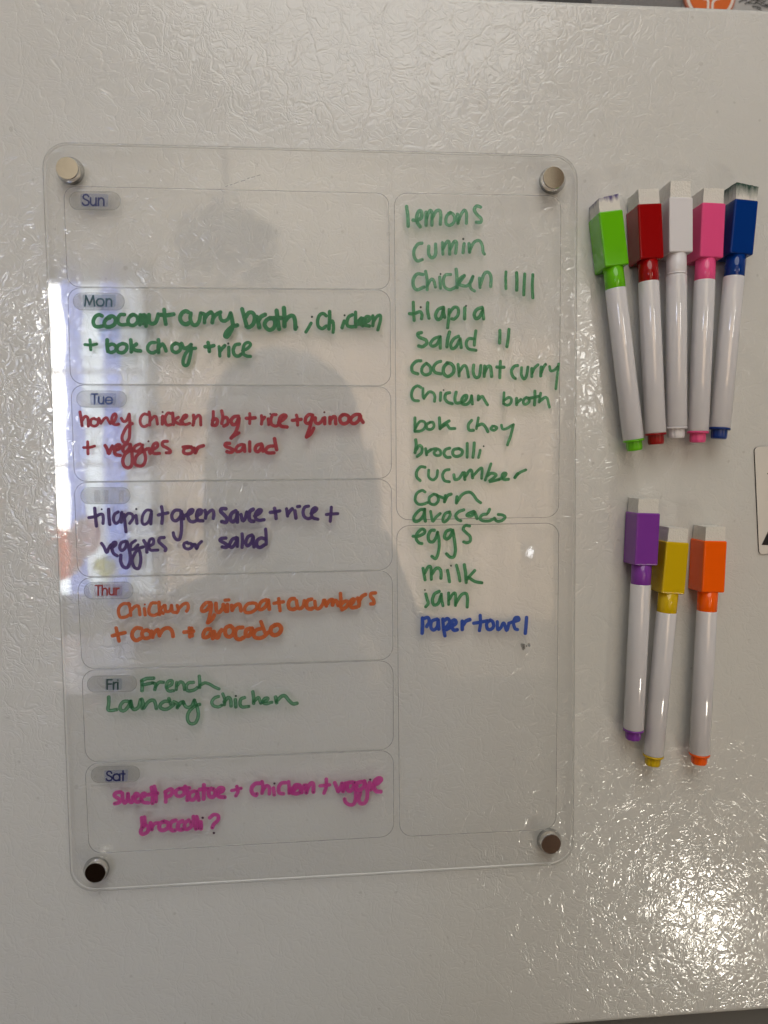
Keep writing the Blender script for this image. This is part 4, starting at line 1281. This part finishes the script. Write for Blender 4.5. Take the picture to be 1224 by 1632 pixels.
lc = globe_lamp(1122, 1468, 1.00, 0.075, 34.0, 'table_lamp', 'small glowing globe lamp whose glare glints on the lower right of the door', 'lamp', 0.12)
t = empty('side_table', (lc.x, lc.y, 0))
tag(t, 'small dark round side table under the globe lamp', 'table')
zt2 = lc.z - .12 - .021
bm = bmesh.new(); lathe(bm, [(.2, zt2 - .02), (.2, zt2)], 'Z', 32); link('table_top', bm, principled('dark_table_wood', (.06, .03, .015), .5), t)
for k in range(3):
    a = k * 2 * PI / 3
    bm = bmesh.new(); lathe(bm, [(.012, 0), (.016, zt2 - .0205)], 'Z', 12)
    o = link('leg', bm, principled('dark_table_leg_wood', (.05, .025, .012), .5), t); o.location = (.13 * math.cos(a), .13 * math.sin(a), 0)

# small distant ceiling spot mirrored as a point in the board
c = refl(848.5, 881.5, 2.4)
t = empty('wall_spotlight', (c.x, c.y, c.z))
tag(t, 'small bright spotlight mirrored as a white point in the board right of milk', 'lamp')
bm = bmesh.new(); bmesh.ops.create_uvsphere(bm, u_segments=16, v_segments=10, radius=.013)
link('bulb', bm, emit('small_white_bulb', (.95, .97, 1.0), 15.0), t, smooth=True)
bm = bmesh.new(); lathe(bm, [(.028, .07), (.028, .03), (.020, .012)], 'Y', 20, cap=False)
bm.transform(Matrix.Rotation(PI, 4, 'Z'))
link('housing', bm, principled('black_lamp_housing', (.02, .02, .02), .5), t)

# added glowing tube at the right, makes the narrow streak on the barrels
if 12.0 > 0:
    a_ = refl(950, 330, 1.7)
    t = empty('streak_tube', (a_.x, a_.y, 0))
    tag(t, 'added upright glowing tube to the right of the photographer, streaking the marker barrels', 'lamp')
    bm = bmesh.new(); lathe(bm, [(.045, a_.z - .60), (.045, a_.z - .21)], 'Z', 16)
    link('tube', bm, emit('added_glowing_tube', (1.0, .96, .90), 12.0), t)
    bm = bmesh.new(); lathe(bm, [(.11, 0), (.11, .02), (.01, .03), (.01, a_.z - .585)], 'Z', 24)
    link('stand', bm, principled('added_white_tube_stand', (.5, .5, .5), .4), t)

# ================================================================== the photographer, mirrored faintly
def skin_mesh(name, verts, edges, radii, m, parent, root=0, sub=2):
    me = bpy.data.meshes.new(name)
    me.from_pydata(verts, edges, [])
    me.materials.append(m)
    o = bpy.data.objects.new(name, me)
    COL.objects.link(o)
    if parent: o.parent = parent
    md = o.modifiers.new('skin', 'SKIN')
    md.use_smooth_shade = True
    for i, r in enumerate(radii):
        sv = me.skin_vertices[0].data[i]
        sv.radius = r if isinstance(r, tuple) else (r, r)
        sv.use_root = (i == root)
    s = o.modifiers.new('subdivision', 'SUBSURF')
    s.levels = sub; s.render_levels = sub
    return o


HD = 0.34                                    # head this far behind the camera
hc = refl(452, 690, -CAM.y + YF + HD)        # head centre
P0 = Vector((hc.x, hc.y, 0))
per = empty('person', P0)
tag(per, 'person with long dark hair and dark clothes holding up a phone, mirrored in the board', 'person')
M_SKIN = principled('warm_skin', (0.42, 0.24, 0.17), 0.5, sss=0.05)
M_DARK = principled('charcoal_knit', (0.014, 0.013, 0.015), 0.9)
M_JEAN = principled('dark_denim', (0.03, 0.04, 0.07), 0.9)
M_HAIR = principled('dark_brown_hair', (0.030, 0.022, 0.018), 0.45)
hz = hc.z
sh = hz - 0.27                                # shoulder height
ph = CAM - P0                                 # phone, in the person's frame
hl = Vector((ph.x - .035, ph.y - .035, ph.z - .035))
hr = Vector((ph.x + .035, ph.y - .035, ph.z - .035))
V = [(0, 0, .92), (0, 0, 1.08), (0, .0, sh - .12), (0, 0, sh), (0, .005, sh + .09),
     (-.17, 0, sh - .01), (-.24, .07, sh - .25), (hl.x - .02, hl.y - .03, hl.z - .04),
     (.17, 0, sh - .01), (.24, .07, sh - .25), (hr.x + .02, hr.y - .03, hr.z - .04),
     (-.09, 0, .84), (-.10, .01, .47), (-.10, -.01, .09), (-.10, .14, .035),
     (.09, 0, .84), (.10, .01, .47), (.10, -.01, .09), (.10, .14, .035)]
E2 = [(0, 1), (1, 2), (2, 3), (3, 4), (3, 5), (5, 6), (6, 7), (3, 8), (8, 9), (9, 10), (0, 11), (11, 12), (12, 13), (13, 14), (0, 15), (15, 16), (16, 17), (17, 18)]
RR = [(.15, .10), (.13, .09), (.15, .10), (.10, .07), (.05, .05), .055, .042, .027, .055, .042, .027, .082, .055, .038, .035, .082, .055, .038, .035]
body = skin_mesh('body', V, E2, RR, M_DARK, per)
# hands: a palm and five fingers each, closed on the phone's edges
for s, hp in ((-1, hl), (1, hr)):
    vv = [(hp.x + s * .02, hp.y - .03, hp.z - .045), (hp.x + s * .012, hp.y - .012, hp.z + .0), (hp.x + s * .010, hp.y - .006, hp.z + .035)]
    ee = [(0, 1), (1, 2)]
    rr = [.022, (.026, .016), (.024, .012)]
    for k in range(4):
        zf = hp.z + .052 - k * .019
        b0 = len(vv)
        lng = (.9, 1.0, .95, .78)[k]
        vv += [(hp.x + s * .008, hp.y + .004, zf), (hp.x + s * .010, hp.y + .022 * lng, zf + .003), (hp.x - s * .002, hp.y + .030 * lng, zf + .002), (hp.x - s * .014 * lng, hp.y + .031, zf)]
        ee += [(2 if k < 2 else 1, b0), (b0, b0 + 1), (b0 + 1, b0 + 2), (b0 + 2, b0 + 3)]
        rr += [.0095, .0090, .0085, .0075]
    b0 = len(vv)
    vv += [(hp.x - s * .004, hp.y - .014, hp.z - .01), (hp.x - s * .018, hp.y - .008, hp.z + .014), (hp.x - s * .022, hp.y - .002, hp.z + .032)]
    ee += [(1, b0), (b0, b0 + 1), (b0 + 1, b0 + 2)]
    rr += [.012, .010, .0085]
    skin_mesh('hand', vv, ee, rr, M_SKIN, per, sub=1)
# head: an egg with brow, nose, chin, ears
bm = bmesh.new()
bmesh.ops.create_uvsphere(bm, u_segments=40, v_segments=28, radius=1)
for v in bm.verts:
    x, y, z = v.co
    k = 1 - .22 * max(0, -z) ** 1.5
    px_, py_, pz_ = x * .077 * k, y * .095 * (1 - .08 * max(0, -z)), z * .115
    if y > 0:                                # the face looks to +Y
        nose = math.exp(-((x / .16) ** 2)) * math.exp(-(((z + .12) / .20) ** 2))
        py_ += .022 * nose
        eye = math.exp(-(((abs(x) - .38) / .16) ** 2)) * math.exp(-(((z - .02) / .12) ** 2))
        py_ -= .010 * eye
        lip = math.exp(-((x / .30) ** 2)) * math.exp(-(((z + .48) / .07) ** 2))
        py_ += .007 * lip
        chin = math.exp(-((x / .28) ** 2)) * math.exp(-(((z + .85) / .16) ** 2))
        py_ += .014 * chin
    v.co = Vector((px_, py_, pz_))
head = link('head', bm, M_SKIN, per, smooth=True)
head.location = (0, 0, hz)
M_EYE = principled('eye_white', (.7, .68, .65), .2)
M_IRIS = principled('dark_iris', (.03, .02, .015), .1)
M_LIP = principled('lip_skin', (.38, .12, .10), .4)
for s in (-1, 1):
    bm = bmesh.new(); bmesh.ops.create_uvsphere(bm, u_segments=16, v_segments=10, radius=.0125)
    e = link('eye', bm, M_EYE, head, smooth=True); e.location = (s * .030, .0765, .003)
    bm = bmesh.new(); bmesh.ops.create_uvsphere(bm, u_segments=12, v_segments=8, radius=.0062)
    e2 = link('iris', bm, M_IRIS, head, smooth=True); e2.location = (s * .030, .0835, .003)
    bm = bmesh.new(); bmesh.ops.create_uvsphere(bm, u_segments=14, v_segments=10, radius=1)
    bm.transform(Matrix.Diagonal((.007, .018, .030, 1)))
    e = link('ear', bm, M_SKIN, head, smooth=True); e.location = (s * .078, -.005, -.008)
bm = bmesh.new(); bmesh.ops.create_uvsphere(bm, u_segments=16, v_segments=8, radius=1)
bm.transform(Matrix.Diagonal((.024, .008, .007, 1)))
e = link('mouth', bm, M_LIP, head, smooth=True); e.location = (0, .088, -.055)
# hair: full crown falling past the shoulders
bm = bmesh.new()
nseg, nlev = 56, 22
rings = []
for k in range(nlev + 1):
    s = k / nlev
    if s < .4:
        a = s / .4 * PI / 2
        z = .010 + .125 * math.cos(a)
        rx, ry = .118 * math.sin(a) + .002, .118 * math.sin(a) + .002
    else:
        q = (s - .4) / .6
        z = .010 - .33 * q
        rx = .118 + .030 * q - .04 * q ** 3
        ry = .118 - .035 * q
    ring = []
    for i in range(nseg):
        a = 2 * PI * i / nseg
        c_, s_ = math.cos(a), math.sin(a)
        wob = 1 + .035 * math.sin(a * 13 + k * .15) + .02 * math.sin(a * 29)
        x, y = rx * c_ * wob, ry * s_ * wob - .012
        if s_ > .25 and z < .055:            # parted away from the face
            push = (s_ - .25) / .75
            y -= .150 * push * min(1, (.055 - z) / .04)
            x = math.copysign(max(abs(x), .070 * push + abs(x) * .55), x if abs(x) > 1e-6 else 1)
        ring.append(bm.verts.new((x, y, z)))
    rings.append(ring)
for p, q in zip(rings, rings[1:]):
    for i in range(nseg):
        bm.faces.new((p[i], p[(i + 1) % nseg], q[(i + 1) % nseg], q[i]))
bm.faces.new(rings[0][::-1])
hair = link('hair', bm, M_HAIR, per, smooth=True)
hair.location = (0, 0, hz)
bm = bmesh.new()
for s in (-1, 1):
    pass
box(bm, -.012, .012, -.004, .004, 0, .001)
bm.free()

# the phone, just behind the lens point
phn = empty('phone', CAM + RC @ Vector((0, -0.0, 0.012)))
phn.rotation_euler = RC.to_euler()
tag(phn, 'dark phone held up by the photographer, its lens at the viewpoint', 'phone')
bm = bmesh.new(); box(bm, -.010, .062, -.130, .018, 0, .008)
link('body', bm, principled('dark_phone_glass', (.02, .02, .022), .2), phn, bevel=.003)
bm = bmesh.new(); box(bm, -.0075, .0595, -.127, .015, .0082, .0086)
link('screen', bm, principled('black_phone_screen', (.01, .01, .01), .1), phn)
for dx, dz in ((.0, .0), (.022, .0), (.011, -.02)):
    bm = bmesh.new(); lathe(bm, [(.0075, -.0004), (.0075, -.0026), (.006, -.0028)], 'Z', 24)
    o = link('lens', bm, principled('lens_glass', (.01, .01, .015), .05), phn); o.location = (dx, dz - .0, 0)
